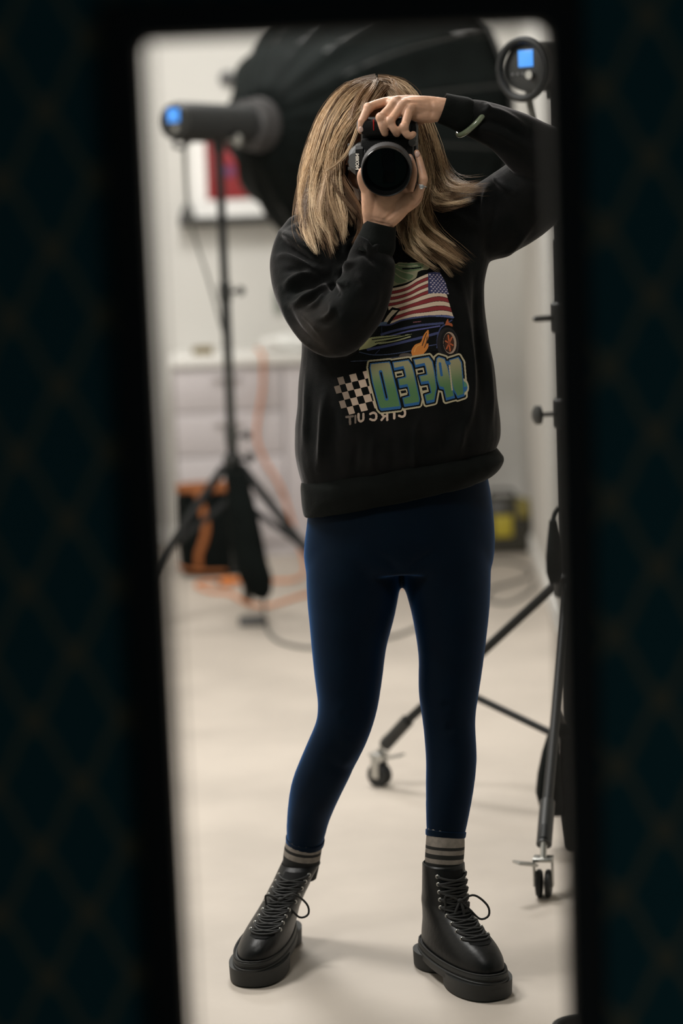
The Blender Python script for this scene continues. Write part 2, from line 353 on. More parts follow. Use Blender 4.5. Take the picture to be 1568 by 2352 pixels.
# ------------------------------------------------------------------ monolight builder
def frame_from(axis):
    z = Vector(axis).normalized(); x = Vector((0, 0, 1)).cross(z).normalized(); y = z.cross(x); return x, y, z
def monolight(label, rear, axis, L, r, ring=False):
    rear = Vector(rear); x, y, z = frame_from(axis)
    t = thing('studio_strobe', label, 'studio light', rear)
    mb = MB(); mb.lathe([(r * .70, .012), (r * .92, .016), (r, .035), (r, L * .82), (r * 1.03, L * .83), (r * 1.03, L * .86), (r * .98, L * .87)], rear, z, 36); mb.build('housing', m_metal_black, t)
    mb = MB(); mb.lathe([(r * 1.0, L * .86), (r * 1.28, L * .88), (r * 1.30, L * .955), (r * 1.18, L * .97), (r * 1.16, L)], rear, z, 36); mb.build('mount_ring', m_dark, t)
    mb = MB(); mb.lathe([(r * .55, .000), (r * .86, .003), (r * .90, .016)] if not ring else [(r * .6, .0), (r * 1.0, .003), (r * 1.03, .02), (r * 1.0, .04)], rear, z, 36); bp = mb.build('control_panel', m_black, t)
    fr = Matrix((x, y, z)).transposed()
    s = r * .72
    mb = MB(); mb.box(rear + y * r * .30 - x * r * .05, (s, s * .92, .006), fr, .001); mb.build('screen', m_screen, bp)
    mb = MB(); mb.lathe([(r * .17, -.012), (r * .17, 0.002)], rear - y * r * .36 - x * r * .30, z, 18); mb.build('dial', m_steel, bp)
    for k in (-1, 0, 1):
        mb = MB(); mb.box(rear - y * r * .30 + x * r * (.25 + .25 * k + .1), (.007, .005, .006), fr, .001); mb.build('button', m_grey, bp)
    if ring:
        mb = MB(); n = 40
        mb.tube([rear - z * .008 + (x * math.cos(2 * math.pi * k / n) * 1.16 + y * math.sin(2 * math.pi * k / n) * 1.16 - y * .12) * r for k in range(n + 1)], r * .16, 8, n=n + 1); mb.build('guard_ring', m_metal_black, t)
    else:
        mb = MB(); mb.tube([rear + z * .03 - y * r * .8, rear + z * .0 - y * r * 1.15, rear + z * .05 - y * r * 1.3, rear + z * .09 - y * r * .95], .007, 8, round_ends=True); mb.build('handle', m_steel if 0 else m_grey, t)
    return t, x, y, z
def knob(mb, p, d, r=.016, l=.05):
    p = Vector(p); d = Vector(d).normalized(); mb.tube([p, p + d * l * .6], .005, 8); mb.lathe([(r * .6, 0), (r, .004), (r, .014), (r * .6, .02)], p + d * l * .55, d, 14)

# ------------------------------------------------------------------ left stand with strobe and octabox
LP = P(521, 700, 8.0); LX, LY = LP.x - .004, 8.0
topz = P(516, 345, 8.0).z
t = thing('light_stand', 'black tripod light stand carrying the side-on strobe, black sandbag on its pole', 'light stand', (LX, LY, 0))
zc1 = P(541, 1070, 8.0).z
for nm, a, b, r in (('lower_pole', .18, zc1 + .10, .0185), ('middle_pole', zc1 + .10, 1.12, .0165), ('upper_pole', 1.12, topz + .01, .0145)):
    mb = MB(); mb.lathe([(r, a), (r, b)], (LX, LY, 0), seg=16); mb.build(nm, m_metal_black, t)
for z in (1.12, zc1 + .10):
    mb = MB(); mb.lathe([(.018, -.03), (.022, -.026), (.022, .026), (.018, .03)], (LX, LY, z), seg=16); c = mb.build('collar', m_black, t)
    mb = MB(); knob(mb, (LX + .018, LY - .006, z), (1, -.3, .1)); mb.build('knob', m_black, c)
mb = MB(); mb.lathe([(.02, -.05), (.03, -.045), (.032, .03), (.022, .04)], (LX, LY, zc1), seg=16); hub = mb.build('leg_collar', m_black, t)
mb = MB(); knob(mb, (LX + .028, LY - .01, zc1 + .02), (1, -.4, .25), .018, .045); mb.build('knob', m_black, hub)
zb_ = P(541, 1150, 8.0).z
mb = MB(); mb.lathe([(.02, -.02), (.027, -.016), (.027, .016), (.02, .02)], (LX, LY, zb_), seg=16); mb.build('brace_collar', m_black, t)
for a in (-22, 202, 90):
    d = Vector((math.cos(R(a)), math.sin(R(a)), 0)); rr = .46
    top = Vector((LX, LY, zc1)) + d * .03; ft = Vector((LX, LY, .015)) + d * rr; k = .5; mid = top.lerp(ft, k)
    mb = MB(); mb.tube([top, ft], .0155, 10); lg = mb.build('leg', m_metal_black, t)
    mb = MB(); mb.lathe([(.012, -.012), (.017, -.008), (.017, .012), (.012, .03)], ft, (top - ft), 14); mb.build('rubber_foot', m_rubber, lg)
    mb = MB(); mb.tube([Vector((LX, LY, zb_)) + d * .024, mid], .011, 8); mb.build('brace', m_metal_black, t)
rear = P(396, 279, 7.78); front = P(586, 287, 8.17); ax = (front - rear); L1 = ax.length
st, sx_, sy_, sz_ = monolight('black strobe seen side-on with small blue screen at its left end, on tripod stand', rear, ax, L1, .064)
br = Vector((LX, LY, topz)); body_z = rear.lerp(front, .5).z - .062
mb = MB(); mb.lathe([(.019, -.035), (.021, -.03), (.021, .02), (.016, .03)], (LX, LY, topz + .03), seg=16); mb.box((LX, LY, (topz + .05 + body_z) / 2), (.03, .03, max(.02, body_z - topz - .02)), bev=.004)
mb.build('tilt_bracket', m_black, st)
mb = MB(); knob(mb, (LX + .016, LY - .006, topz + .035), (1, -.5, -.1), .02, .085); mb.build('bracket_knob', m_steel, st)
# octabox, 16 ribs
apex = front + ax.normalized() * -.01
q = P(862, 285, 8.5); adir = Vector((.56, .83, .0)).normalized()
rc = apex + adir * .70 + Vector((.035, 0, 0)); RR = .555
x, y, z = frame_from(adir)
octa = thing('octabox', 'huge black octagonal softbox seen from behind, on the side-on strobe', 'softbox', apex)
def rim(k, s=1.0, dz=0): a = 2 * math.pi * (k + .5) / 16; return rc + (x * math.cos(a) + y * math.sin(a)) * RR * s + z * dz
ring_r = .085
def ap(k): a = 2 * math.pi * (k + .5) / 16; return apex + z * .03 + (x * math.cos(a) + y * math.sin(a)) * ring_r
def rib_pt(k, u):
    a, b = ap(k), rim(k); return a.lerp(b, u) - z * (math.sin(math.pi * u) * .075) + (b - rc).normalized() * (math.sin(math.pi * u) * .05)
NU = 10
for k in range(16):
    rings = []
    for u in range(NU + 1):
        u_ = u / NU; a, b = rib_pt(k, u_), rib_pt(k + 1, u_); rowp = []
        for s_ in range(7):
            w_ = s_ / 6; pt = a.lerp(b, w_); sag = math.sin(math.pi * w_) * (.008 * math.sin(math.pi * u_) + .010 * u_); wv = mnoise.noise(pt * 5 + Vector((k * 3.1, 0, 0))) * .004 * math.sin(math.pi * w_)
            rowp.append(pt + z * (sag + wv) - (pt - rc).normalized() * sag * .5)
        rings.append(rowp)
    mb = MB(); mb.loft(rings, closed=False, caps=False); o = mb.build('panel', m_fabric, octa, recalc=False)
    so = o.modifiers.new('thick', 'SOLIDIFY'); so.thickness = .0016
    mb = MB(); mb.tube([rib_pt(k, u / 8) + z * .008 for u in range(9)], .005, 6); mb.build('rib', m_black, octa)
mb = MB(); mb.lathe([(.062, -.005), (.088, 0), (.092, .03), (.088, .045), (.062, .045), (.062, -.005)], apex, z, 32, caps=False); mb.build('speed_ring', m_dark, octa)
mb = MB(); mb.loft([[rim(k, .995, .004) for k in range(16)], [rim(k, .995, .012) for k in range(16)]]); mb.build('diffuser', mat('diffuser_cloth', (.75, .75, .73), .8), octa, smooth=False)
mb = MB(); mb.tube([rim(k % 16, 1, 0) for k in range(17)], .009, 6, n=17); mb.build('rim_binding', m_black, octa)
# pale buckle on the upper panel
dr = M @ Vector(((1052 - 784) / F, (1176 - 72) / F, -1)); best = None
for o in octa.children:
    if o.name.startswith('panel'):
        h = o.ray_cast(CAM - octa.location, dr) if 0 else None
        bv = BVHTree.FromPolygons([v.co + octa.location for v in o.data.vertices], [tuple(p.vertices) for p in o.data.polygons])
        hit = bv.ray_cast(CAM, dr.normalized())
        if hit[0] and (best is None or hit[3] < best[1]): best = (hit[0], hit[3])
if best:
    c = best[0] - dr.normalized() * .008
    mb = MB(); mb.box(c, (.038, .006, .024), Matrix.Rotation(R(-20), 3, 'Y'), .003); mb.tube([c + Vector((.012, -.002, .006)), c + Vector((.04, 0, .012)), c + Vector((.062, .004, .010))], .005, 6); mb.build('buckle', m_grey, octa)
# strobe power cord
pts = [P(424, 318, 7.90), P(425, 360, 7.90), P(428, 430, 7.92), P(434, 490, 7.93), P(452, 560, 7.95), P(478, 640, 7.96), P(503, 730, 7.97), P(519, 800, 7.965), P(530, 900, 7.965), P(540, 1035, 7.965)]
m_cord = mat('grey_cord', (.10, .10, .09), .55)
mb = MB(); mb.tube(pts, [.0065] * 4 + [.0045] * 6, 8); tag(mb.build('cable', m_cord), 'grey power cord drooping from the side-on strobe to the tripod pole', 'cord')
# sandbag on the left stand
t = thing('sandbag', 'black sandbag hanging from the tripod stand pole, lower tip near the floor', 'sandbag', (LX, LY - .05, .2))
def bag(parts, name, par, m=m_fabric):
    mb = MB(); mb.loft(parts); o = mb.build(name, m, par); return o
def oval(c, wx, wy, n=20, pw=2.6):
    out = []
    for k in range(n):
        a = 2 * math.pi * k / n; cs, sn = math.cos(a), math.sin(a)
        out.append(Vector((c[0] + wx * math.copysign(abs(cs) ** (2 / pw), cs), c[1] + wy * math.copysign(abs(sn) ** (2 / pw), sn), c[2])))
    return out
def pxbag(rows, y, wy):
    rr = []
    for i, (l, r_, py) in enumerate(rows):
        a, b = P(l, py, y), P(r_, py, y); c = (a + b) / 2; rr.append(oval((c.x, y, c.z), (b.x - a.x) / 2, wy[i]))
    return rr
LYB = LY - .084
bag(pxbag([(516, 570, 1085), (520, 578, 1130), (522, 594, 1190), (526, 604, 1240), (538, 614, 1290), (550, 626, 1330), (568, 624, 1360), (590, 614, 1376)], LYB, [.012, .030, .038, .042, .042, .036, .026, .008]), 'pouch', t)
mb = MB(); mb.tube([P(524, 1100, LYB), P(527, 1078, LY - .045), P(542, 1068, LY - .04), P(558, 1078, LY - .045), P(563, 1100, LYB)], .008, 8, flat=.5); mb.build('strap', m_fabric, t)
# black tote bag with orange webbing
BGY = 9.1
t = thing('tote_bag', 'black tote bag with orange rim and orange strap on the floor behind the tripod', 'bag', (P(480, 1300, BGY).x, BGY, 0))
zb0 = .004; zt = P(480, 1116, BGY).z; xl, xr = P(404, 1200, BGY).x, P(566, 1200, BGY).x; xm = (xl + xr) / 2; hw = (xr - xl) / 2
rows = [oval((xm + .006, BGY, zb0), hw * .90, .095), oval((xm + .004, BGY, zb0 + .03), hw * .98, .105), oval((xm, BGY, zt * .5), hw, .10), oval((xm - .002, BGY, zt * .85), hw * .97, .085), oval((xm, BGY, zt - .012), hw * .93, .075)]
bag(rows, 'body', t)
top = oval((xm, BGY, zt - .004), hw * .94, .077, 28)
mb = MB(); mb.tube(top + [top[0]], .012, 8, n=29); mb.build('rim', m_orange_cloth, t)
yf = BGY - .108
mb = MB(); mb.tube([P(452, 1122, yf + .022), P(462, 1160, yf + .008), P(473, 1205, yf - .002), P(468, 1240, yf - .004), P(456, 1275, yf - .003), P(457, 1304, yf + .004)], .0135, 8, flat=.25, ref=(0, 1, 0)); mb.build('strap', m_orange_cloth, t)
mb = MB(); e = [P(404, 1298, yf), P(425, 1307, yf - .002), P(470, 1312, yf - .003), P(520, 1312, yf)]; mb.tube(e, .006, 6); mb.build('piping', m_orange_cloth, t)
# orange extension cord
g = lambda x_, y_: FL(x_, y_, .0065)
pts = [Vector((P(592, 775, BY - .08).x, BY - .16, .8072)), Vector((P(596, 790, CYF + .1).x, CYF + .1, .8072)), Vector((P(602, 800, CYF).x, CYF - .020, .806)),
       P(604, 830, CYF - .026), P(602, 900, CYF - .026), P(592, 960, CYF - .026), P(590, 1010, CYF - .028), P(612, 1065, CYF - .03), P(640, 1110, CYF - .032), P(662, 1170, CYF - .034), P(676, 1220, CYF - .04), g(700, 1300), g(680, 1330),
       g(610, 1334), g(545, 1336), g(490, 1336), g(450, 1342), g(480, 1358), g(530, 1364), g(560, 1382), g(610, 1392), g(680, 1372), g(760, 1350), g(850, 1335), g(930, 1343), g(1000, 1350)]
mb = MB(); mb.tube(pts, .0056, 8); tag(mb.build('extension_cord', m_orange), 'orange extension cord hanging down the cabinets and snaking over the floor', 'cord')
c = g(505, 1345); t = thing('cord_connector', 'bright orange plug connector on the floor under the tote bag', 'plug', (c.x, c.y, 0))
mb = MB(); d = Vector((.8, .3, 0)); mb.lathe([(.012, 0), (.017, .008), (.017, .05), (.013, .06), (.010, .085)], Vector((c.x, c.y, .018)), d, 14); mb.build('housing', m_orange, t)
mb = MB(); mb.lathe([(.009, -.012), (.009, .002)], Vector((c.x, c.y, .018)), d, 12); mb.build('socket_face', m_black, t)
# grey cable on the floor behind her leg and its adapter
g2 = lambda x_, y_: FL(x_, y_, .0055)
pts = [P(604, 1352, LYB - .02), g2(606, 1400), g2(612, 1440), g2(632, 1468), g2(668, 1482), g2(720, 1488), g2(800, 1475), g2(900, 1462), g2(960, 1440)]
mb = MB(); mb.tube(pts, .0055, 8); tag(mb.build('floor_cable', m_cord), 'grey cable curling over the floor from the hanging sandbag to behind her leg', 'cord')
c = FL(578, 1436, 0); t = thing('power_adapter', 'dark grey power adapter lying on the floor under the tripod stand', 'adapter', (c.x, c.y, 0))
mb = MB(); mb.box((c.x, c.y, .016), (.085, .05, .030), bev=.006); mb.build('housing', m_grey, t)
mb = MB(); mb.tube([(c.x + .04, c.y, .014), (c.x + .055, c.y, .012)], .006, 8); mb.build('strain_relief', m_black, t)
# tool bag in the right corner
TBY = 9.42; zt = P(1180, 1138, TBY).z; xl, xr = P(1085, 1200, TBY).x, P(1222, 1200, TBY).x; xm = (xl + xr) / 2; hw = (xr - xl) / 2
t = thing('tool_bag', 'yellow and black tool bag on the floor in the far right corner', 'bag', (xm, TBY, 0))
rows = [oval((xm, TBY, .003), hw * .96, .10, pw=4), oval((xm, TBY, .03), hw, .105, pw=4), oval((xm, TBY, .10), hw, .105, pw=4), oval((xm, TBY, zt * .72), hw * .96, .09, pw=4), oval((xm, TBY, zt * .93), hw * .8, .06), oval((xm, TBY, zt), hw * .5, .02)]
bag(rows, 'body', t, mat('black_canvas', (.035, .032, .022), .8))
mb = MB(); mb.box((P(1152, 1205, TBY).x, TBY - .105, P(1152, 1200, TBY).z), (.075, .022, .085), bev=.008); mb.build('front_pocket', m_yellow, t)
mb = MB(); mb.box((P(1198, 1150, TBY).x, TBY - .085, P(1196, 1160, TBY).z), (.05, .03, .075), bev=.008); mb.build('side_pocket', mat('dull_yellow', (.22, .18, .04), .6), t)
mb = MB(); mb.box((P(1140, 1160, TBY).x, TBY - .09, P(1150, 1158, TBY).z), (.06, .012, .04), bev=.004); mb.build('flap', m_grey, t)
mb = MB(); mb.tube([(xm - .05, TBY, zt - .01), (xm - .04, TBY, zt + .02), (xm + .04, TBY, zt + .02), (xm + .05, TBY, zt - .01)], .007, 8); mb.build('handle', m_black, t)
pts = [g2(1100, 1300), g2(1150, 1288), g2(1205, 1300), g2(1215, 1322), g2(1170, 1340), g2(1130, 1352), g2(1120, 1378), g2(1165, 1385), g2(1215, 1360), g2(1226, 1335)]
mb = MB(); mb.tube(pts, .0055, 8); tag(mb.build('floor_cable', m_cord), 'grey cable coiled loosely on the floor before the yellow tool bag', 'cord')

# ------------------------------------------------------------------ right rolling stand and strobe
SX, SY = .387, 5.48
zA = P(1262, 1345, 5.48).z; zB = P(1262, 1700, 5.48).z
t = thing('rolling_stand', 'heavy black rolling stand with caster wheels at the right edge of the mirror', 'light stand', (SX, SY, 0))
tz = P(1230, 205, 5.45).z
for nm, a, b, r in (('lower_pole', .10, .95, .019), ('middle_pole', .95, 1.33, .016), ('upper_pole', 1.33, tz, .013)):
    mb = MB(); mb.lathe([(r, a), (r, b)], (SX, SY, 0), seg=16); mb.build(nm, m_metal_black, t)
for py, l in ((730, .045), (950, .05)):
    z_ = P(1262, py, SY).z
    mb = MB(); mb.lathe([(.02, -.035), (.026, -.03), (.026, .03), (.02, .035)], (SX, SY, z_), seg=16); c = mb.build('collar', m_black, t)
    mb = MB()
    if py == 730: mb.tube([(SX - .02, SY - .01, z_), (SX - .064, SY - .022, z_)], .007, 8, round_ends=True)
    else: knob(mb, (SX - .02, SY - .01, z_), (-1, -.3, .0), .022, .068)
    mb.build('knob', m_black, c)
for nm, z_ in (('leg_collar', zA), ('brace_collar', zB)):
    mb = MB(); mb.lathe([(.022, -.03), (.036, -.024), (.036, .024), (.022, .03)], (SX, SY, z_), seg=18); mb.build(nm, m_black, t)
w1 = FL(876, 1806); w2 = FL(1250, 2058); w3 = Vector((2 * SX - (w1.x + w2.x) / 2 + .12, SY + .1, 0))
for wv, cross in ((w1, .62), (w2, .5), (w3, .5)):
    top = Vector((SX, SY, zA)); d = (wv - Vector((SX, SY, 0))); d.z = 0; dn = d.normalized(); top += dn * .036
    end = Vector((wv.x, wv.y, .115)) - dn * .015
    mb = MB(); mb.tube([top, end], .0115, 12); lg = mb.build('leg', m_metal_black, t)
    mb = MB(); mb.tube([end - (top - end) * -.14, end + Vector((0, 0, -.01))], .0165, 12); mb.build('end_sleeve', m_black, lg)
    mid = top.lerp(end, cross)
    mb = MB(); mb.tube([Vector((SX, SY, zB)) + dn * .034, mid], .009, 8); mb.build('brace', m_metal_black, t)
    side = Vector((-dn.y, dn.x, 0)); wc = Vector((wv.x, wv.y, .029)) + dn * .005
    for sgn in (-1, 1):
        mb = MB(); mb.lathe([(.012, 0), (.026, .002), (.029, .005), (.029, .011), (.026, .014), (.012, .015)], wc + side * (.0015 * sgn), side * sgn, 24); mb.build('wheel', m_rubber, t)
    mb = MB()
    for sgn in (-1, 1): mb.box(wc + side * (.019 * sgn) + Vector((0, 0, .022)), (.022, .004, .055), Matrix((dn, side, Vector((0, 0, 1)))).transposed(), .001)
    mb.box(wc + Vector((0, 0, .052)), (.034, .042, .008), Matrix((dn, side, Vector((0, 0, 1)))).transposed(), .002)
    mb.tube([wc + Vector((0, 0, .052)), end], .007, 8)
    fk = mb.build('caster_fork', m_steel, t)
    tabd = Vector((-.8, -.5, 0)).normalized() if wv is w2 else Vector((.8, -.5, 0)).normalized()
    mb = MB(); mb.box(wc + tabd * .045 + Vector((0, 0, .05)), (.05, .026, .006), Matrix((tabd, Vector((-tabd.y, tabd.x, 0)), Vector((0, 0, 1)))).transposed() @ Matrix.Rotation(R(-15), 3, 'Y'), .002); mb.build('brake_tab', m_steel, t)
# sandbag across its near leg
t = thing('sandbag', 'black saddle sandbag slung on the near leg of the rolling stand', 'sandbag', (.32, 5.3, .1))
yb = 5.20
bag(pxbag([(1256, 1282, 1690), (1244, 1286, 1730), (1234, 1290, 1780), (1230, 1294, 1820), (1238, 1296, 1852), (1262, 1296, 1870)], yb, [.02, .035, .05, .055, .045, .02]), 'pouch', t)
bag(pxbag([(1290, 1316, 1690), (1286, 1325, 1740), (1284, 1335, 1800), (1290, 1335, 1880), (1300, 1330, 1950), (1308, 1322, 1980)], yb + .02, [.02, .035, .045, .05, .045, .02]), 'pouch', t)
mb = MB(); mb.tube([P(1262, 1695, yb), P(1270, 1676, yb), P(1290, 1672, yb + .03), P(1305, 1695, yb + .02)], .016, 8, flat=.4); mb.build('strap', m_fabric, t)
yb = SY - .05
t = thing('cable_bundle', 'dark bundled cable bag tied to the rolling stand above its leg collar', 'cable', (P(1270, 1300, yb).x, yb, .5))
bag(pxbag([(1262, 1280, 1195), (1257, 1290, 1240), (1253, 1294, 1280), (1254, 1294, 1315), (1262, 1288, 1338)], yb, [.012, .026, .030, .028, .014]), 'wrap', t)
mb = MB(); mb.tube([P(1270, 1200, yb), P(1276, 1180, yb + .02), Vector((SX - .02, SY - .02, P(1276, 1165, SY).z))], .006, 8); mb.build('tie', m_fabric, t)
rear = P(1206, 152, 5.42)
st, sx_, sy_, sz_ = monolight('black strobe seen from behind with lit blue screen, top right by the mirror edge', rear, (.62, .78, 0), .36, .055, ring=True)
bz = rear.z - .055; bx = rear + Vector((.62, .78, 0)) * .17
mb = MB(); mb.tube([(SX, SY, tz - .02), (SX, SY, tz + .03), (bx.x, bx.y, bz + .012)], [.022, .022, .018], 12); mb.build('tilt_bracket', m_black, st)
mb = MB(); mb.tube([P(1213, 205, 5.43), P(1216, 235, 5.44), P(1226, 280, 5.45), P(1238, 340, 5.45), P(1256, 420, 5.46), P(1275, 520, 5.46)], .008, 8); tag(mb.build('cable', m_cord), 'dark power cord dropping from the rear-facing strobe behind her raised sleeve', 'cord')
c = FL(1300, 2408, 0)
t = thing('cable_coil', 'coiled black cable on the floor at the bottom right mirror corner', 'cable', (c.x + .03, c.y, 0))
for k in range(4):
    mb = MB(); n = 28; rk = .055 - .006 * (k % 2); mb.tube([(c.x + .03 + rk * math.cos(2 * math.pi * i / n), c.y + rk * math.sin(2 * math.pi * i / n), .006 + .0105 * k) for i in range(n + 1)], .0058, 8, n=n + 1); mb.build('loop', m_rubber, t)

# ------------------------------------------------------------------ the person
feet_mid = Vector((-.06, 4.5, 0))
per = thing('person', 'blonde woman in a black sweatshirt and navy leggings photographing herself in the mirror', 'person', feet_mid)
def S(y): return y / F                       # metres per pixel at depth y
def tp(mb, rows, seg=16, **k):
    """tube through (px, py, y, radius px)"""
    mb.tube([P(a, b, y) for a, b, y, r in rows], [r * S(y) for a, b, y, r in rows], seg, **k)
def sections(rows, pw=2.5, n=36):
    out = []
    for (lx, ly), (rx, ry), y, b in rows:
        a, c = P(lx, ly, y), P(rx, ry, y); m = (a + c) / 2; h = (c - a) / 2; ring = []
        for k in range(n):
            t_ = 2 * math.pi * k / n; cs, sn = math.cos(t_), math.sin(t_)
            ring.append(m + h * math.copysign(abs(cs) ** (2 / pw), cs) + Vector((0, b * math.copysign(abs(sn) ** (2 / pw), sn), 0)))
        out.append(ring)
    return out
def smooth_rings(rings, n):
    A = np.array([[list(v) for v in r] for r in rings]); k = A.shape[1]
    flat = cr(A.reshape(len(A), -1), n) if 0 else None
    # resample on the mean path
    c = A.mean(1); d = np.concatenate([[0], np.cumsum(np.linalg.norm(np.diff(c, axis=0), axis=1))]); s = np.linspace(0, d[-1], n); out = []
    for q in s:
        i = min(max(np.searchsorted(d, q, 'right') - 1, 0), len(A) - 2); t = (q - d[i]) / (d[i + 1] - d[i] + 1e-9)
        p1, p2 = A[i], A[i + 1]; p0 = A[i - 1] if i else 2 * p1 - p2; p3 = A[i + 2] if i + 2 < len(A) else 2 * p2 - p1
        out.append([Vector(v) for v in .5 * ((2 * p1) + (-p0 + p2) * t + (2 * p0 - 5 * p1 + 4 * p2 - p3) * t ** 2 + (-p0 + 3 * p1 - 3 * p2 + p3) * t ** 3)])
    return out

TY = 4.57
# ---- body (skin): head, neck, trunk, arms, hands, legs as one surface
HC = P(872, 345, 4.630); hs = 1.0
body = MB()
hx, hy, hz = Vector((1, 0, .0)), Vector((0, 1, 0)), Vector((.0, 0, 1))
body.ell(HC + Vector((0, .008, .022)), (hx * .073, hy * .092, hz * .092), 28, 18)         # cranium
body.ell(HC + Vector((0, -.030, -.035)), (hx * .060, hy * .062, hz * .080), 24, 16)       # face
body.ell(HC + Vector((0, -.048, -.082)), (hx * .040, hy * .042, hz * .036), 20, 12)       # jaw
body.ell(HC + Vector((0, -.078, -.103)), (hx * .018, hy * .015, hz * .014))               # chin
for s_ in (-1, 1):
    body.ell(HC + Vector((.040 * s_, -.070, -.050)), (hx * .022, hy * .020, hz * .022))   # cheek
    body.ell(HC + Vector((.034 * s_, -.080, .012)), (hx * .026, hy * .012, hz * .010))    # brow
    body.ell(HC + Vector((.074 * s_, .004, -.022)), (hx * .008, hy * .018, hz * .030))    # ear
    body.ell(HC + Vector((.010 * s_, -.099, -.048)), (hx * .008, hy * .009, hz * .007))   # nostril wing
body.tube([HC + Vector((0, -.086, .004)), HC + Vector((0, -.100, -.020)), HC + Vector((0, -.108, -.044))], [.008, .009, .010], 12, round_ends=True)
body.ell(HC + Vector((0, -.092, -.070)), (hx * .021, hy * .007, hz * .0052)); body.ell(HC + Vector((0, -.090, -.080)), (hx * .018, hy * .008, hz * .006))
body.tube([HC + Vector((0, .012, -.06)), P(885, 520, 4.60), P(885, 575, 4.59)], [.054, .052, .066], 20)
body.loft(smooth_rings(sections([((790, 505), (1000, 480), TY, .055), ((690, 530), (1080, 520), TY, .075), ((715, 640), (1070, 640), TY, .095), ((725, 800), (1070, 790), TY, .095), ((740, 1000), (1080, 960), TY, .085), ((735, 1180), (1100, 1140), TY, .085), ((730, 1290), (1105, 1270), TY, .085)], 2.2), 40))
LEG_L = [(812, 1262, 4.563, 106), (811, 1330, 4.556, 110), (807, 1400, 4.545, 103), (801, 1480, 4.528, 89), (800, 1560, 4.512, 79.5), (798, 1620, 4.502, 71), (786, 1675, 4.498, 65), (757, 1740, 4.505, 63), (726, 1810, 4.522, 60), (709, 1870, 4.545, 52), (702, 1915, 4.557, 46.5), (700, 1934, 4.562, 44)]
LEG_R = [(1020, 1255, 4.560, 106), (1027, 1330, 4.552, 102), (1034, 1400, 4.540, 92), (1036, 1500, 4.515, 78), (1030, 1590, 4.495, 71), (1031, 1660, 4.480, 62), (1036, 1740, 4.462, 60.5), (1033, 1800, 4.446, 58), (1029, 1850, 4.434, 53.5), (1024, 1905, 4.424, 47.5), (1023, 1918, 4.422, 46)]
tp(body, [(a, b, y, r * .82) for a, b, y, r in LEG_L] + [(690, 1985, 4.566, 27), (684, 2015, 4.57, 22)], 18)
tp(body, [(a, b, y, r * .82) for a, b, y, r in LEG_R] + [(1019, 1980, 4.414, 30), (1014, 2040, 4.412, 28)], 18)
# arms inside the sleeves
tp(body, [(700, 560, 4.58, 42), (715, 690, 4.50, 40), (762, 750, 4.455, 38), (830, 660, 4.42, 34), (868, 540, 4.415, 27)], 16)
tp(body, [(1090, 520, 4.58, 46), (1180, 470, 4.56, 44), (1268, 400, 4.52, 38), (1200, 340, 4.50, 36), (1110, 285, 4.475, 29), (1030, 254, 4.462, 26)], 16)

# ---- top hand: on the grip
def finger(mb, pts, r0, r1):
    n = len(pts); tp(mb, [(a, b, y, r0 + (r1 - r0) * i / (n - 1)) for i, (a, b, y) in enumerate(pts)], 12, round_ends=True)
tp(body, [(1040, 257, 4.463, 27), (1008, 250, 4.460, 25), (975, 249, 4.458, 25), (940, 253, 4.456, 22)], 18, round_ends=True)
tp(body, [(1020, 244, 4.462, 19), (975, 240, 4.456, 20), (930, 240, 4.450, 17), (898, 238, 4.452, 14)], 14, round_ends=True)
tp(body, [(1010, 262, 4.456, 17), (975, 266, 4.450, 17), (945, 262, 4.445, 14)], 14, round_ends=True)
tp(body, [(1000, 240, 4.466, 16), (940, 233, 4.462, 15), (895, 234, 4.460, 12.5)], 14, round_ends=True)
finger(body, [(925, 234, 4.462), (896, 233, 4.462), (868, 239, 4.448), (847, 248, 4.438), (835, 270, 4.426), (830, 288, 4.423), (829, 300, 4.426)], 12.5, 8.4)   # index
finger(body, [(950, 242, 4.452), (911, 234, 4.444), (892, 252, 4.430), (875, 272, 4.414), (879, 292, 4.408), (884, 306, 4.412)], 12, 8.6)   # middle
finger(body, [(960, 246, 4.448), (928, 240, 4.438), (911, 259, 4.425), (897, 279, 4.408), (905, 297, 4.402), (911, 307, 4.406)], 12, 8.4)  # ring
finger(body, [(968, 254, 4.446), (942, 251, 4.434), (934, 272, 4.418), (928, 294, 4.403), (934, 309, 4.400), (941, 313, 4.402), (949, 308, 4.408)], 12.4, 7.2)   # little
finger(body, [(985, 262, 4.470), (950, 280, 4.500), (915, 292, 4.520), (895, 296, 4.522)], 15, 9)                      # thumb, behind the body
for a, b, y, r in ((896, 233, 4.4585, 12.5), (911, 233, 4.442, 13), (928, 239, 4.436, 13), (942, 250, 4.432, 13), (846, 248, 4.435, 13.0), (831, 279, 4.423, 10.2), (874, 270, 4.411, 12.6), (896, 278, 4.405, 12.4), (927, 292, 4.400, 12.0)):
    body.ell(P(a, b, y), [Vector(v) * r * S(y) for v in ((1, 0, 0), (0, 1, 0), (0, 0, 1))], 12, 8)
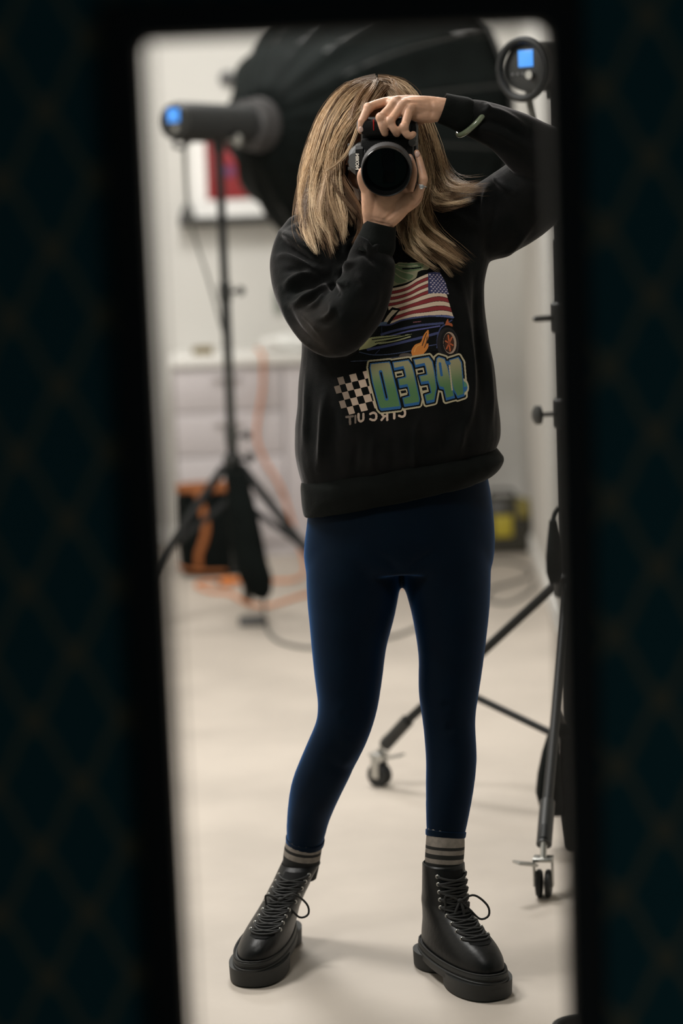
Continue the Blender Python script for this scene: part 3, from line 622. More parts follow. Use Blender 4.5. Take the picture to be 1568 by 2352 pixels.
# ---- lower hand: cradling the lens
tp(body, [(868, 560, 4.415, 30), (870, 520, 4.414, 31), (876, 495, 4.412, 34), (890, 470, 4.410, 38), (900, 452, 4.412, 38)], 20, round_ends=True, flat=.72, ref=(0, 1, 0))
tp(body, [(852, 520, 4.412, 17), (848, 490, 4.408, 17), (845, 455, 4.402, 16), (842, 430, 4.400, 13)], 14, round_ends=True)
tp(body, [(890, 512, 4.408, 17), (912, 490, 4.402, 18), (930, 470, 4.398, 18), (944, 455, 4.398, 15)], 14, round_ends=True)
finger(body, [(846, 450, 4.402), (838, 432, 4.398), (831, 415, 4.394), (829, 402, 4.392), (832, 392, 4.394)], 13, 8.5)      # thumb
finger(body, [(885, 462, 4.432), (912, 446, 4.446), (930, 424, 4.452), (934, 398, 4.452), (930, 376, 4.452)], 12, 8)       # index, behind the lens
finger(body, [(912, 466, 4.412), (934, 446, 4.416), (946, 416, 4.418), (949, 392, 4.420), (945, 372, 4.422), (941, 360, 4.424)], 12, 7.0)   # middle
finger(body, [(928, 478, 4.400), (947, 461, 4.394), (963, 438, 4.388), (972, 412, 4.388), (968, 388, 4.394), (962, 364, 4.402), (957, 350, 4.406)], 12.4, 7.0)   # ring
finger(body, [(932, 480, 4.416), (954, 464, 4.428), (964, 446, 4.438), (962, 428, 4.446)], 11, 7.6)        # little, tucked behind
for a, b, y, r in ((946, 461, 4.392, 13.0), (972, 411, 4.387, 11.0), (947, 414, 4.417, 10)):
    body.ell(P(a, b, y), [Vector(v) * r * S(y) for v in ((1, 0, 0), (0, 1, 0), (0, 0, 1))], 12, 8)
bme = remesh(body, .0021, 3, .45)
hand_folds = [([(930, 470), (905, 495), (880, 512)], .0009, 4), ([(915, 462), (890, 490), (872, 508)], .0008, 4), ([(842, 505), (870, 512), (900, 518)], -.0010, 3.5), ([(848, 497), (872, 503), (895, 508)], -.0007, 3),
              ([(902, 236), (940, 232), (985, 232)], .0010, 4), ([(915, 238), (950, 240), (990, 240)], .0009, 4), ([(932, 243), (962, 247), (990, 250)], .0008, 4), ([(985, 225), (992, 250), (988, 276)], -.0009, 5)]
sculpt(bme, [(q, a * 1.7, s_ * .85) for q, a, s_ in hand_folds], .0004, 55)
body_o = link_mesh('body', bme, m_skin, per)
m_eye = mat('eye_white', (.75, .70, .66), .2); m_iris = mat('iris', (.06, .10, .09), .2); m_lip = mat('lip', (.45, .16, .13), .45)
for s_ in (-1, 1):
    c = HC + Vector((.034 * s_, -.083, -.006)); mb = MB(); mb.ell(c, (hx * .0125, hy * .010, hz * .0085)); e = mb.build('eye', m_eye, body_o)
for (l, rr) in (('fingernail', [(829, 297, 4.417), (942, 364, 4.4168), (958, 354, 4.3968)]),):
    for a, b, y in rr:
        mb = MB(); c = P(a, b, y); mb.ell(c, (hx * .0042, hy * .0016, hz * .0055), 12, 8); mb.build('fingernail', mat('nail', (.62, .42, .35), .3), body_o)

# ---- sweatshirt
tors = MB()
tors.loft(smooth_rings(sections([((697, 1122), (1138, 1030), TY, .108), ((681, 1062), (1148, 998), TY, .122), ((680, 985), (1147, 940), TY, .126), ((686, 880), (1139, 875), TY, .124), ((692, 800), (1127, 800), TY, .122), ((690, 720), (1117, 720), TY, .120), ((672, 640), (1115, 648), TY, .116),
     ((648, 570), (1128, 585), TY, .104), ((650, 528), (1140, 505), TY, .090), ((690, 505), (1120, 455), TY, .074), ((760, 492), (1040, 458), TY + .01, .064), ((805, 490), (975, 470), TY + .015, .055)], 2.4, 44), 60))
torso_me = tors.mesh('torso_only', [])
bv_t = BVHTree.FromPolygons([v.co for v in torso_me.vertices], [tuple(p.vertices) for p in torso_me.polygons])
sw = MB(); sw.v += tors.v; sw.f += tors.f; sw.mi += tors.mi
tp(sw, [(700, 545, 4.585, 58), (682, 590, 4.57, 62), (692, 650, 4.53, 66), (722, 712, 4.485, 70), (766, 748, 4.450, 73), (812, 712, 4.428, 68), (838, 660, 4.415, 62), (850, 615, 4.412, 58), (856, 584, 4.412, 52), (864, 564, 4.412, 38)], 28, round_ends=True)
tp(sw, [(1060, 530, 4.58, 78), (1120, 510, 4.58, 88), (1195, 465, 4.56, 88), (1262, 405, 4.525, 84), (1262, 372, 4.51, 78), (1215, 338, 4.495, 64), (1160, 302, 4.48, 52), (1110, 280, 4.472, 45), (1075, 268, 4.467, 38), (1056, 262, 4.465, 30)], 28, round_ends=True)
sme = remesh(sw, .0036, 6, .5)
A_ = .0062
folds = [([(631, 527), (661, 541), (702, 566), (733, 594)], A_, 9), ([(645, 558), (690, 588), (730, 612)], -A_, 9), ([(631, 594), (653, 588), (686, 600), (722, 613), (747, 623)], A_, 8),
    ([(655, 520), (700, 535), (735, 565)], -.004, 10), ([(640, 625), (680, 618), (715, 628)], -.004, 8), ([(647, 662), (671, 643), (698, 630), (720, 624)], A_ * .9, 9), ([(655, 682), (690, 655), (740, 643), (764, 634)], -A_ * 1.5, 12),
    ([(659, 702), (682, 696), (702, 682), (726, 670), (743, 653), (761, 643)], A_ * 1.1, 8), ([(700, 706), (722, 698), (738, 682), (748, 664)], A_ * .6, 7), ([(690, 700), (715, 688), (735, 668)], -.003, 6),
    ([(771, 631), (780, 651), (794, 649)], A_ * .8, 7), ([(765, 660), (775, 675)], -.004, 8), ([(758, 690), (762, 713), (749, 728), (731, 731)], .004, 6), ([(735, 745), (760, 735), (778, 712)], -.003, 8),
    ([(641, 674), (653, 721), (682, 766), (722, 802), (759, 819)], .0035, 6), ([(662, 706), (678, 745), (705, 778), (740, 800)], -.004, 8), ([(678, 711), (714, 739), (743, 776)], .0035, 7),
    ([(792, 596), (796, 568), (820, 552), (841, 559), (853, 574), (873, 564), (892, 578)], .0085, 9), ([(798, 602), (826, 580), (855, 596), (884, 622)], -.009, 11), ([(848, 566), (858, 588)], -.004, 6),
    ([(773, 624), (804, 603), (812, 590)], A_, 8), ([(815, 625), (835, 650), (828, 668)], .003, 9), ([(870, 640), (862, 690), (835, 745)], .0025, 10),
    # trunk
    ([(744, 900), (741, 1000), (732, 1080)], .006, 9), ([(765, 930), (762, 1020), (770, 1090)], -.004, 14), ([(970, 952), (955, 989), (950, 1085)], .004, 7), ([(1062, 960), (1051, 1040)], .005, 9), ([(1030, 950), (1020, 1050)], -.004, 12),
    ([(1056, 640), (1072, 740), (1082, 850), (1080, 930), (1060, 1030)], .006, 10), ([(1090, 600), (1100, 750), (1106, 930)], -.006, 13), ([(1112, 760), (1126, 900), (1128, 990)], .004, 8),
    ([(860, 990), (850, 1090)], .003, 10), ([(900, 980), (905, 1090)], -.003, 12), ([(1000, 980), (1005, 1060)], -.003, 10), ([(705, 850), (705, 950), (700, 1040)], .004, 8), ([(820, 1000), (812, 1095)], -.003, 9),
    # raised sleeve
    ([(1090, 250), (1150, 262), (1215, 300)], .004, 9), ([(1078, 290), (1140, 302), (1230, 352)], .004, 10), ([(1085, 275), (1150, 285), (1220, 325)], -.005, 9), ([(1070, 320), (1110, 345), (1140, 390)], .003, 8),
    ([(1128, 400), (1150, 425), (1180, 440)], .005, 8), ([(1120, 420), (1112, 470), (1105, 560)], .004, 7), ([(1140, 420), (1135, 490), (1120, 580)], -.004, 10), ([(1115, 640), (1170, 580), (1235, 500)], .003, 8), ([(1110, 240), (1120, 252), (1108, 262)], .004, 6)]
folds = [(q, a * (1.75 if a > 0 else 1.5), s_ * .9) for q, a, s_ in folds]
sculpt(sme, folds, .0034, 9)
sweat = link_mesh('sweatshirt', sme, m_sweat, per)
nt = m_sweat.node_tree; bs = nt.nodes['Principled BSDF']; src = bs.inputs['Base Color'].links[0].from_socket      # faded cloth on the elbow
tc = nt.nodes.new('ShaderNodeTexCoord'); vd = nt.nodes.new('ShaderNodeVectorMath'); vd.operation = 'DISTANCE'; vd.inputs[1].default_value = P(704, 768, 4.405) - feet_mid
nt.links.new(tc.outputs['Object'], vd.inputs[0]); mr_ = nt.nodes.new('ShaderNodeMapRange'); mr_.interpolation_type = 'SMOOTHSTEP'
for k_, v_ in zip(('From Min', 'From Max', 'To Min', 'To Max'), (.015, .085, .75, 0)): mr_.inputs[k_].default_value = v_
nt.links.new(vd.outputs['Value'], mr_.inputs['Value']); nz = nt.nodes.new('ShaderNodeTexNoise'); nz.inputs['Scale'].default_value = 22; nt.links.new(tc.outputs['Object'], nz.inputs['Vector'])
ml = nt.nodes.new('ShaderNodeMath'); ml.operation = 'MULTIPLY'; nt.links.new(mr_.outputs['Result'], ml.inputs[0]); nt.links.new(nz.outputs['Fac'], ml.inputs[1])
mx = nt.nodes.new('ShaderNodeMix'); mx.data_type = 'RGBA'; mx.inputs[7].default_value = (.060, .050, .042, 1); nt.links.new(ml.outputs[0], mx.inputs[0]); nt.links.new(src, mx.inputs[6]); nt.links.new(mx.outputs[2], bs.inputs['Base Color'])
bv_sw = BVHTree.FromPolygons([v.co + feet_mid for v in sme.vertices], [tuple(p.vertices) for p in sme.polygons])
# hem band, cuffs, collar
hb = MB(); hb.loft(smooth_rings(sections([((693, 1100), (1136, 1022), TY, .106), ((689, 1116), (1150, 1038), TY, .122), ((690, 1140), (1158, 1054), TY, .125), ((693, 1166), (1145, 1078), TY, .119), ((698, 1184), (1120, 1096), TY, .110), ((705, 1176), (1112, 1090), TY, .104), ((706, 1150), (1110, 1066), TY, .101)], 2.3, 64), 26), caps=False)
hme = hb.mesh('hem_band', []); 
hsub = bpy.data.objects.new('tmp', hme)
co_, no_ = coords(hme); rp = np.array([mnoise.noise(Vector(c * 14)) for c in co_]) * .0022
ang = np.arctan2(co_[:, 1] - TY, co_[:, 0] - .0); rp += .0007 * np.sin(ang * 150); hme.vertices.foreach_set('co', (co_ + no_ * rp[:, None]).ravel())
bpy.data.objects.remove(hsub); link_mesh('hem_band', hme, m_rib, sweat)
def cuff(rows, name='cuff'):
    c = MB(); C = cr([tuple(P(a, b, y)) + (r * S(y),) for a, b, y, r in rows], 14); seg = 44
    T = Vector(C[-1][:3]) - Vector(C[0][:3]); T.normalize(); u = T.orthogonal().normalized(); v = T.cross(u); rings = []
    for q in C:
        rings.append([Vector(q[:3]) + (u * math.cos(2 * math.pi * k / seg) + v * math.sin(2 * math.pi * k / seg)) * (q[3] * (1 + .012 * (k % 2))) for k in range(seg)])
    for s_ in (.90, .86):
        q = C[-1]; rings.append([Vector(q[:3]) + (u * math.cos(2 * math.pi * k / seg) + v * math.sin(2 * math.pi * k / seg)) * q[3] * s_ - T * (.002 if s_ > .88 else .02) for k in range(seg)])
    c.loft(rings, caps=False); return c.build(name, m_rib, sweat)
cuff([(856, 582, 4.412, 44), (862, 562, 4.412, 46), (868, 540, 4.413, 41), (872, 520, 4.413, 37.5), (873, 515, 4.413, 36)])
cuff([(1080, 270, 4.467, 38), (1062, 263, 4.465, 40), (1040, 256, 4.463, 37), (1020, 250, 4.461, 35), (1014, 248, 4.461, 34)])
rings = []
for s_, dz, dy in ((1.0, 0, 0), (1.04, .010, -.006), (.98, .022, -.004), (.93, .022, 0), (.95, .0, 0)):
    c = P(888, 505, TY - .005) + Vector((0, dy, dz)); rings.append([c + Vector((.079 * s_ * math.cos(a), .068 * s_ * math.sin(a), .020 * math.sin(a) + .010 * math.cos(2 * a))) for a in [2 * math.pi * k / 44 for k in range(44)]])
mb = MB(); mb.loft(rings, caps=False); mb.build('collar', m_rib, sweat)

# ---- printed graphic (flat colours on the cloth), reversed as the mirror shows it
ST = .72; GX0, GY0, GW, GH = 764, 596, 322, 388
nx, ny = int(GW / ST) + 1, int(GH / ST) + 1
cv = np.zeros((ny, nx, 3)); op = np.zeros((ny, nx), bool)
gx = (GX0 + ST * np.arange(nx) - 740) * 4.126; gy = (GY0 + ST * np.arange(ny) - 580) * 4.126
XX, YY = np.meshgrid(gx, gy)
def inpoly(poly):
    ins = np.zeros(XX.shape, bool); n = len(poly)
    for i in range(n):
        (x1, y1), (x2, y2) = poly[i], poly[(i + 1) % n]
        if y1 == y2: continue
        c = ((y1 > YY) != (y2 > YY)) & (XX < (x2 - x1) * (YY - y1) / (y2 - y1) + x1); ins ^= c
    return ins
def put(mask, col):
    cv[mask] = col if not callable(col) else col(XX[mask], YY[mask]); op[mask] = True
def fill(poly, col): put(inpoly(poly), col)
def stroke(poly, wd, col, close=False, sm=True):
    pl = list(poly) + ([poly[0]] if close else [])
    if sm and len(pl) > 2: pl = [tuple(q[:2]) for q in cr([(a, b, 0) for a, b in pl], len(pl) * 6)]
    x_, y_ = XX.ravel(), YY.ravel(); put((seg_dist(x_, y_, pl) < wd / 2).reshape(XX.shape), col)
def smp(poly, close=True):
    pl = list(poly) + ([poly[0]] if close else []); return [tuple(q[:2]) for q in cr([(a, b, 0) for a, b in pl], len(pl) * 6)]
K = (6, 8, 8); CREAM = (150, 139, 112); BLUE = (32, 78, 128); GREEN = (86, 104, 74)
# swoosh
fill(smp([(640, 120), (665, 92), (700, 108), (722, 92), (820, 96), (930, 90), (975, 98), (1015, 130), (1000, 160), (950, 165), (905, 185), (885, 240), (810, 280), (740, 300), (620, 320), (560, 250)]), (122, 118, 92))
fill(smp([(650, 130), (668, 110), (700, 122), (725, 105), (930, 100), (960, 112), (940, 150), (880, 170), (790, 190), (860, 215), (840, 245), (760, 285), (700, 285), (660, 230)]), GREEN)
for st_ in ([(700, 150), (760, 180), (860, 205)], [(680, 190), (740, 235), (810, 262)], [(720, 120), (820, 130), (900, 120)]): stroke(st_, 10, (135, 130, 105))
stroke([(760, 152), (850, 150), (930, 140)], 14, K)
# flag
top_c = [(575, 338), (680, 332), (800, 300), (900, 240), (1000, 197), (1055, 186), (1110, 188)]; bot_c = [(620, 700), (720, 655), (850, 612), (1000, 602), (1100, 592), (1180, 594), (1240, 608)]
TC = cr([(a, b, 0) for a, b in top_c], 40)[:, :2]; BC = cr([(a, b, 0) for a, b in bot_c], 40)[:, :2]
def tv(t): return t / 6 * .48 if t <= 6 else .48 + (t - 6) / 5 * .52
def row(v, i0=0): return [tuple(TC[i] * (1 - v) + BC[i] * v + np.array([0, 10 * math.sin(i / 39 * 6) * math.sin(math.pi * v)])) for i in range(i0, 40)]
fill(row(0) + row(1)[::-1], (60, 40, 34))
for k in range(11):
    fill(row(tv(k) + .006) + row(tv(k + 1) - .006)[::-1], (176, 156, 136) if k % 2 == 0 else (118, 38, 42))
can = [(1000, 192), (1055, 183), (1110, 186), (1165, 280), (1197, 396), (1130, 386), (1060, 384), (1000, 390)]
fill(can, (46, 48, 82))
cm = inpoly(can)
for i in range(10):
    for j in range(6):
        x_ = 1018 + j * 34 + (i % 2) * 17 + i * 2; y_ = 208 + i * 19 + j * 2
        if x_ < 1195: put(((XX - x_) ** 2 / 70 + (YY - y_) ** 2 / 45 < 1) & cm, (150, 138, 150))
# cab of the car
fill([(585, 360), (620, 480), (640, 690), (560, 680), (540, 480), (555, 420)], K)
fill([(430, 700), (450, 600), (480, 500), (522, 422), (552, 470), (592, 590), (560, 665), (520, 668), (470, 690)], (122, 42, 48))
fill([(508, 480), (560, 650), (512, 668)], K); stroke([(450, 640), (478, 520), (512, 482), (560, 600)], 6, (160, 120, 118), sm=False)
fill([(430, 710), (462, 645), (512, 632), (520, 668), (460, 695)], (130, 112, 96))
fill([(540, 690), (592, 585), (660, 516), (742, 535), (690, 600), (620, 700)], K); fill([(572, 668), (615, 598), (662, 543), (712, 547), (650, 610), (605, 672)], (160, 146, 126))
# body of the car
fill([(330, 960), (385, 790), (420, 735), (520, 695), (640, 685), (750, 645), (920, 615), (1080, 604), (1240, 616), (1255, 900), (1080, 930), (860, 985), (600, 1030), (280, 1040)], K)
BL = (52, 58, 96)
stroke([(400, 745), (520, 692), (640, 682), (750, 640), (920, 610), (1080, 600), (1240, 616)], 15, BL); stroke([(500, 700), (560, 672), (600, 668)], 26, (66, 84, 110))
stroke([(1080, 600), (1160, 600), (1240, 612)], 14, (72, 84, 130))
stroke([(560, 775), (700, 735), (900, 692), (1140, 668)], 22, BL); stroke([(620, 795), (800, 748), (960, 720), (1110, 695)], 14, (70, 72, 122))
fill([(345, 925), (378, 835), (460, 803), (560, 790), (720, 782), (850, 772), (740, 800), (560, 850), (440, 905)], (134, 136, 96))
for st_ in ([(470, 825), (620, 805), (780, 780)], [(500, 850), (640, 826), (790, 795)], [(520, 872), (660, 845), (760, 822)]): stroke(st_, 9, K)
stroke([(540, 862), (690, 836), (830, 796)], 13, (126, 126, 92))
stroke([(430, 918), (600, 885), (760, 848), (920, 808), (1090, 762)], 24, BL)
stroke([(350, 942), (470, 968), (600, 966), (760, 945), (860, 925)], 8, (54, 64, 92)); stroke([(270, 1030), (480, 1018), (740, 985)], 7, (48, 56, 78)); stroke([(560, 700), (562, 770)], 5, (36, 44, 66)); stroke([(500, 960), (540, 920)], 5, (44, 50, 80)); stroke([(940, 895), (1080, 870)], 9, (50, 58, 92))
stroke([(862, 660), (930, 652)], 8, (110, 62, 70))
fill(smp([(720, 985), (745, 958), (800, 952), (850, 965), (840, 990), (760, 995)]), (70, 62, 58))
# flame
fill(smp([(852, 985), (842, 930), (878, 872), (930, 848), (958, 780), (1002, 732), (1006, 790), (985, 860), (1004, 860), (998, 905), (960, 955), (922, 985)]), (178, 104, 42))
for st_ in ([(945, 880), (968, 810), (985, 765)], [(965, 900), (985, 850), (992, 800)]): stroke(st_, 8, (52, 34, 28))
stroke([(870, 940), (890, 890), (930, 870)], 8, (200, 130, 60))
# wheel
stroke([(1085, 900), (1092, 790), (1120, 715), (1165, 680), (1225, 640)], 12, BL)
def oval2(cx_, cy_, a, b, rot=0):
    c, s_ = math.cos(R(rot)), math.sin(R(rot)); return [(cx_ + a * math.cos(t) * c - b * math.sin(t) * s_, cy_ + a * math.cos(t) * s_ + b * math.sin(t) * c) for t in [2 * math.pi * k / 40 for k in range(40)]]
fill(oval2(1188, 865, 104, 158, -4), (30, 28, 29)); fill(oval2(1198, 862, 82, 132, -4), (20, 19, 20)); fill(oval2(1206, 855, 62, 104, -4), (142, 118, 102)); fill(oval2(1196, 855, 50, 92, -4), (34, 26, 24)); fill(oval2(1204, 857, 44, 84, -4), (60, 34, 24))
for a_ in range(0, 360, 60): stroke([(1200, 857), (1200 + 36 * math.cos(R(a_ + 15)), 857 + 76 * math.sin(R(a_ + 15)))], 13, (166, 76, 42), sm=False)
fill(oval2(1200, 857, 14, 22), (120, 60, 40))
fill(smp([(1160, 690), (1172, 650), (1190, 628), (1196, 660), (1225, 672), (1232, 700), (1200, 690)]), (148, 72, 40))
# lettering SPEED, reversed
L_D = [(452, 1048), (636, 1030), (650, 1062), (745, 1460), (735, 1480), (556, 1500), (538, 1480), (470, 1230), (446, 1090)]
L_E1 = [(660, 1035), (815, 1012), (850, 1060), (870, 1130), (925, 1390), (915, 1440), (775, 1462), (755, 1375), (822, 1355), (805, 1270), (730, 1285), (710, 1195), (785, 1175), (768, 1100), (678, 1118)]
L_E2 = [(858, 1008), (1010, 982), (1045, 1030), (1065, 1130), (1085, 1280), (1060, 1415), (985, 1432), (965, 1345), (1025, 1325), (1005, 1240), (935, 1250), (910, 1165), (985, 1150), (968, 1070), (880, 1090)]
L_P = [(1078, 1000), (1100, 982), (1160, 1000), (1190, 1080), (1256, 1378), (1170, 1402), (1148, 1300), (1108, 1290), (1080, 1200), (1070, 1060)]
L_S = [(1196, 1015), (1290, 985), (1322, 1040), (1335, 1200), (1345, 1360), (1280, 1382), (1236, 1300), (1212, 1180)]
letters = [L_S, L_P, L_E2, L_E1, L_D]
def outline(wd, col):
    for p_ in letters: stroke(p_, wd, col, True, False); fill(p_, col)
outline(62, CREAM); outline(30, K)
def shade(x_, y_):
    t = np.clip((y_ - 1020 - (1000 - x_) * .02) / 300, 0, 1)[:, None]; t = t * t * (3 - 2 * t)
    return np.array((128, 122, 92)) * (1 - t) + np.array((66, 102, 64)) * t
fill(smp([(1335, 1190), (1370, 1215), (1388, 1280), (1372, 1330), (1330, 1345)]), CREAM); fill(smp([(1335, 1215), (1362, 1235), (1374, 1280), (1360, 1312), (1335, 1325)]), (60, 110, 90)); fill([(1338, 1275), (1372, 1265), (1366, 1308), (1340, 1318)], BLUE)
for p_ in letters:
    fill(p_, BLUE)
    cxm = sum(a for a, b in p_) / len(p_); cym = sum(b for a, b in p_) / len(p_)
    m_ = inpoly(p_); xs, ys = XX.ravel(), YY.ravel(); dd = seg_dist(xs, ys, p_ + [p_[0]]).reshape(XX.shape)
    put(m_ & (dd > 9) & inpoly([(a, b - 26) for a, b in p_]), shade)
stroke([(550, 1130), (608, 1385)], 34, BLUE, sm=False); stroke([(554, 1140), (608, 1375)], 16, K, sm=False)
stroke([(1112, 1050), (1128, 1160)], 24, BLUE, sm=False); stroke([(1200, 1050), (1228, 1300)], 14, CREAM, sm=False); stroke([(1180, 1040), (1200, 1050)], 30, BLUE, sm=False)
for r_ in ([(700, 1148), (750, 1140), (758, 1160), (706, 1170)], [(738, 1310), (790, 1302), (796, 1326), (748, 1336)], [(898, 1118), (948, 1108), (954, 1132), (904, 1142)], [(940, 1280), (985, 1272), (992, 1300), (946, 1308)]):
    stroke(r_, 22, CREAM, True, False); fill(r_, K)
# chequered flag
lm = np.ones(XX.shape, bool)
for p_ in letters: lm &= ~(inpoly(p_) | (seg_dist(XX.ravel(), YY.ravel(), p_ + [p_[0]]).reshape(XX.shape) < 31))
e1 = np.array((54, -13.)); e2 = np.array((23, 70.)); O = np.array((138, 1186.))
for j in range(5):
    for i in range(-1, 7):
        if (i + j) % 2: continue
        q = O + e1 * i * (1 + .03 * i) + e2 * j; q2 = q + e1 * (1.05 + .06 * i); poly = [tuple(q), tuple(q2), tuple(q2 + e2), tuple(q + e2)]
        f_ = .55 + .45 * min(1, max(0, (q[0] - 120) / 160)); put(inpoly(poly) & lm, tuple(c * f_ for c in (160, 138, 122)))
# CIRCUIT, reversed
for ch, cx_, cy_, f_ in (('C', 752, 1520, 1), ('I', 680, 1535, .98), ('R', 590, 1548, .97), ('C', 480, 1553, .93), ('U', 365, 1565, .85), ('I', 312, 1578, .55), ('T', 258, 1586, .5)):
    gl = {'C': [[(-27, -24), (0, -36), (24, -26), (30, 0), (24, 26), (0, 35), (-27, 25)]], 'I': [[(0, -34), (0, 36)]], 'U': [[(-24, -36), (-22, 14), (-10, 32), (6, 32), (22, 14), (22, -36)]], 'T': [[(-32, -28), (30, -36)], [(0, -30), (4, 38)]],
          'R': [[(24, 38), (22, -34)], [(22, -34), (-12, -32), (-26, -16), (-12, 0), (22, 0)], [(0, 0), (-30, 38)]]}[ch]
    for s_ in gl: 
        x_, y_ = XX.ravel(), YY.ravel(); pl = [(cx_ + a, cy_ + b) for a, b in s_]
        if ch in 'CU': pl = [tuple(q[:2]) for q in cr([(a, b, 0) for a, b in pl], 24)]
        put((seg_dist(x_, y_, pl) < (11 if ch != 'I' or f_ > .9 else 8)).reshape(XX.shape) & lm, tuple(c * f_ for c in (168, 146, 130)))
# drape the print on the cloth
PG = 1.9
hit = np.full((ny, nx, 3), np.nan)
need = op.copy(); need[1:] |= op[:-1]; need[:, 1:] |= op[:, :-1]
for j, i in zip(*np.nonzero(need)):
    o = P(GX0 + ST * i, GY0 + ST * j, TY - .02); d = (CAM - o).normalized(); h = bv_sw.ray_cast(o, d, .25)
    if h[0] is None: continue
    ht = bv_t.ray_cast(o, d, .25)
    if ht[0] is not None and h[3] - ht[3] < .022: hit[j, i] = h[0] + d * .0009
ok = ~np.isnan(hit[:, :, 0]); idx = np.full((ny, nx), -1); sel = np.argwhere(ok); idx[ok] = np.arange(len(sel))
fq = op[:-1, :-1] & ok[:-1, :-1] & ok[1:, :-1] & ok[:-1, 1:] & ok[1:, 1:]
jj, ii = np.nonzero(fq)
dz = np.max(np.stack([hit[jj, ii, 1], hit[jj + 1, ii, 1], hit[jj, ii + 1, 1]]), 0) - np.min(np.stack([hit[jj, ii, 1], hit[jj + 1, ii, 1], hit[jj, ii + 1, 1]]), 0)
k_ = dz < .004; jj, ii = jj[k_], ii[k_]
fs = np.stack([idx[jj, ii], idx[jj + 1, ii], idx[jj + 1, ii + 1], idx[jj, ii + 1]], 1)
gme = bpy.data.meshes.new('graphic_print'); gme.from_pydata([tuple(v) for v in hit[ok]], [], fs.tolist())
att = gme.color_attributes.new('print_ink', 'FLOAT_COLOR', 'CORNER')
c8 = cv[jj, ii] / 255; c8 = c8 * .86 + .14 * c8.mean(1, keepdims=True) * np.array((1.02, 1., .94)); cl = np.where(c8 <= .04045, c8 / 12.92, ((c8 + .055) / 1.055) ** 2.4) * PG
att.data.foreach_set('color', np.repeat(np.concatenate([np.clip(cl, 0, .85), np.ones((len(cl), 1))], 1), 4, axis=0).ravel())
m_print = mat('screen_print', (.5, .5, .5), .8, spec=.2, bump=.2, bscale=420)
nt = m_print.node_tree; at = nt.nodes.new('ShaderNodeAttribute'); at.attribute_name = 'print_ink'; nt.links.new(at.outputs['Color'], nt.nodes['Principled BSDF'].inputs['Base Color'])
gme.polygons.foreach_set('use_smooth', [True] * len(gme.polygons))
gp = link_mesh('graphic_print', gme, m_print, sweat); gp['label'] = 'faded reversed print of a flag, a hot rod and the words SPEED CIRCUIT'

# ---- leggings
lg = MB()
lg.loft(smooth_rings(sections([((712, 1130), (1112, 1050), TY, .094), ((704, 1200), (1130, 1150), TY, .104), ((697, 1270), (1137, 1240), TY, .112), ((701, 1312), (1132, 1296), TY, .106)], 2.1, 48), 26))
tp(lg, LEG_L, 36); tp(lg, LEG_R, 36)
lme = remesh(lg, .0045, 26, .5)
sculpt(lme, [([(745, 1745), (790, 1770), (830, 1745)], -.003, 12), ([(790, 1640), (800, 1690)], .003, 22), ([(1000, 1640), (1020, 1680), (1070, 1660)], -.002, 12), ([(1025, 1620), (1035, 1670)], .003, 22), ([(925, 1320), (960, 1290), (1010, 1260)], -.004, 10), ([(920, 1320), (890, 1290), (850, 1270)], -.003, 10)])
lgo = link_mesh('leggings', lme, m_leg, per)
for rows in (LEG_L, LEG_R):
    (a0, b0, y0, r0), (a1, b1, y1, r1) = rows[-2:]; q0, q1 = P(a0, b0, y0), P(a1, b1, y1); T = (q1 - q0).normalized(); u = Vector((1, 0, 0)); u = (u - T * u.dot(T)).normalized(); v = T.cross(u); mb = MB()
    rings = [[q1 + T * dz + (u * math.cos(2 * math.pi * k / 48) + v * math.sin(2 * math.pi * k / 48)) * (r1 * S(y1) * 1.02 + dr) for k in range(48)] for dz, dr in ((-.010, -.002), (-.008, .0012), (-.001, .0008), (.002, .0002), (.003, -.002))]
    mb.loft(rings, caps=False); mb.build('hem', m_leg, lgo)

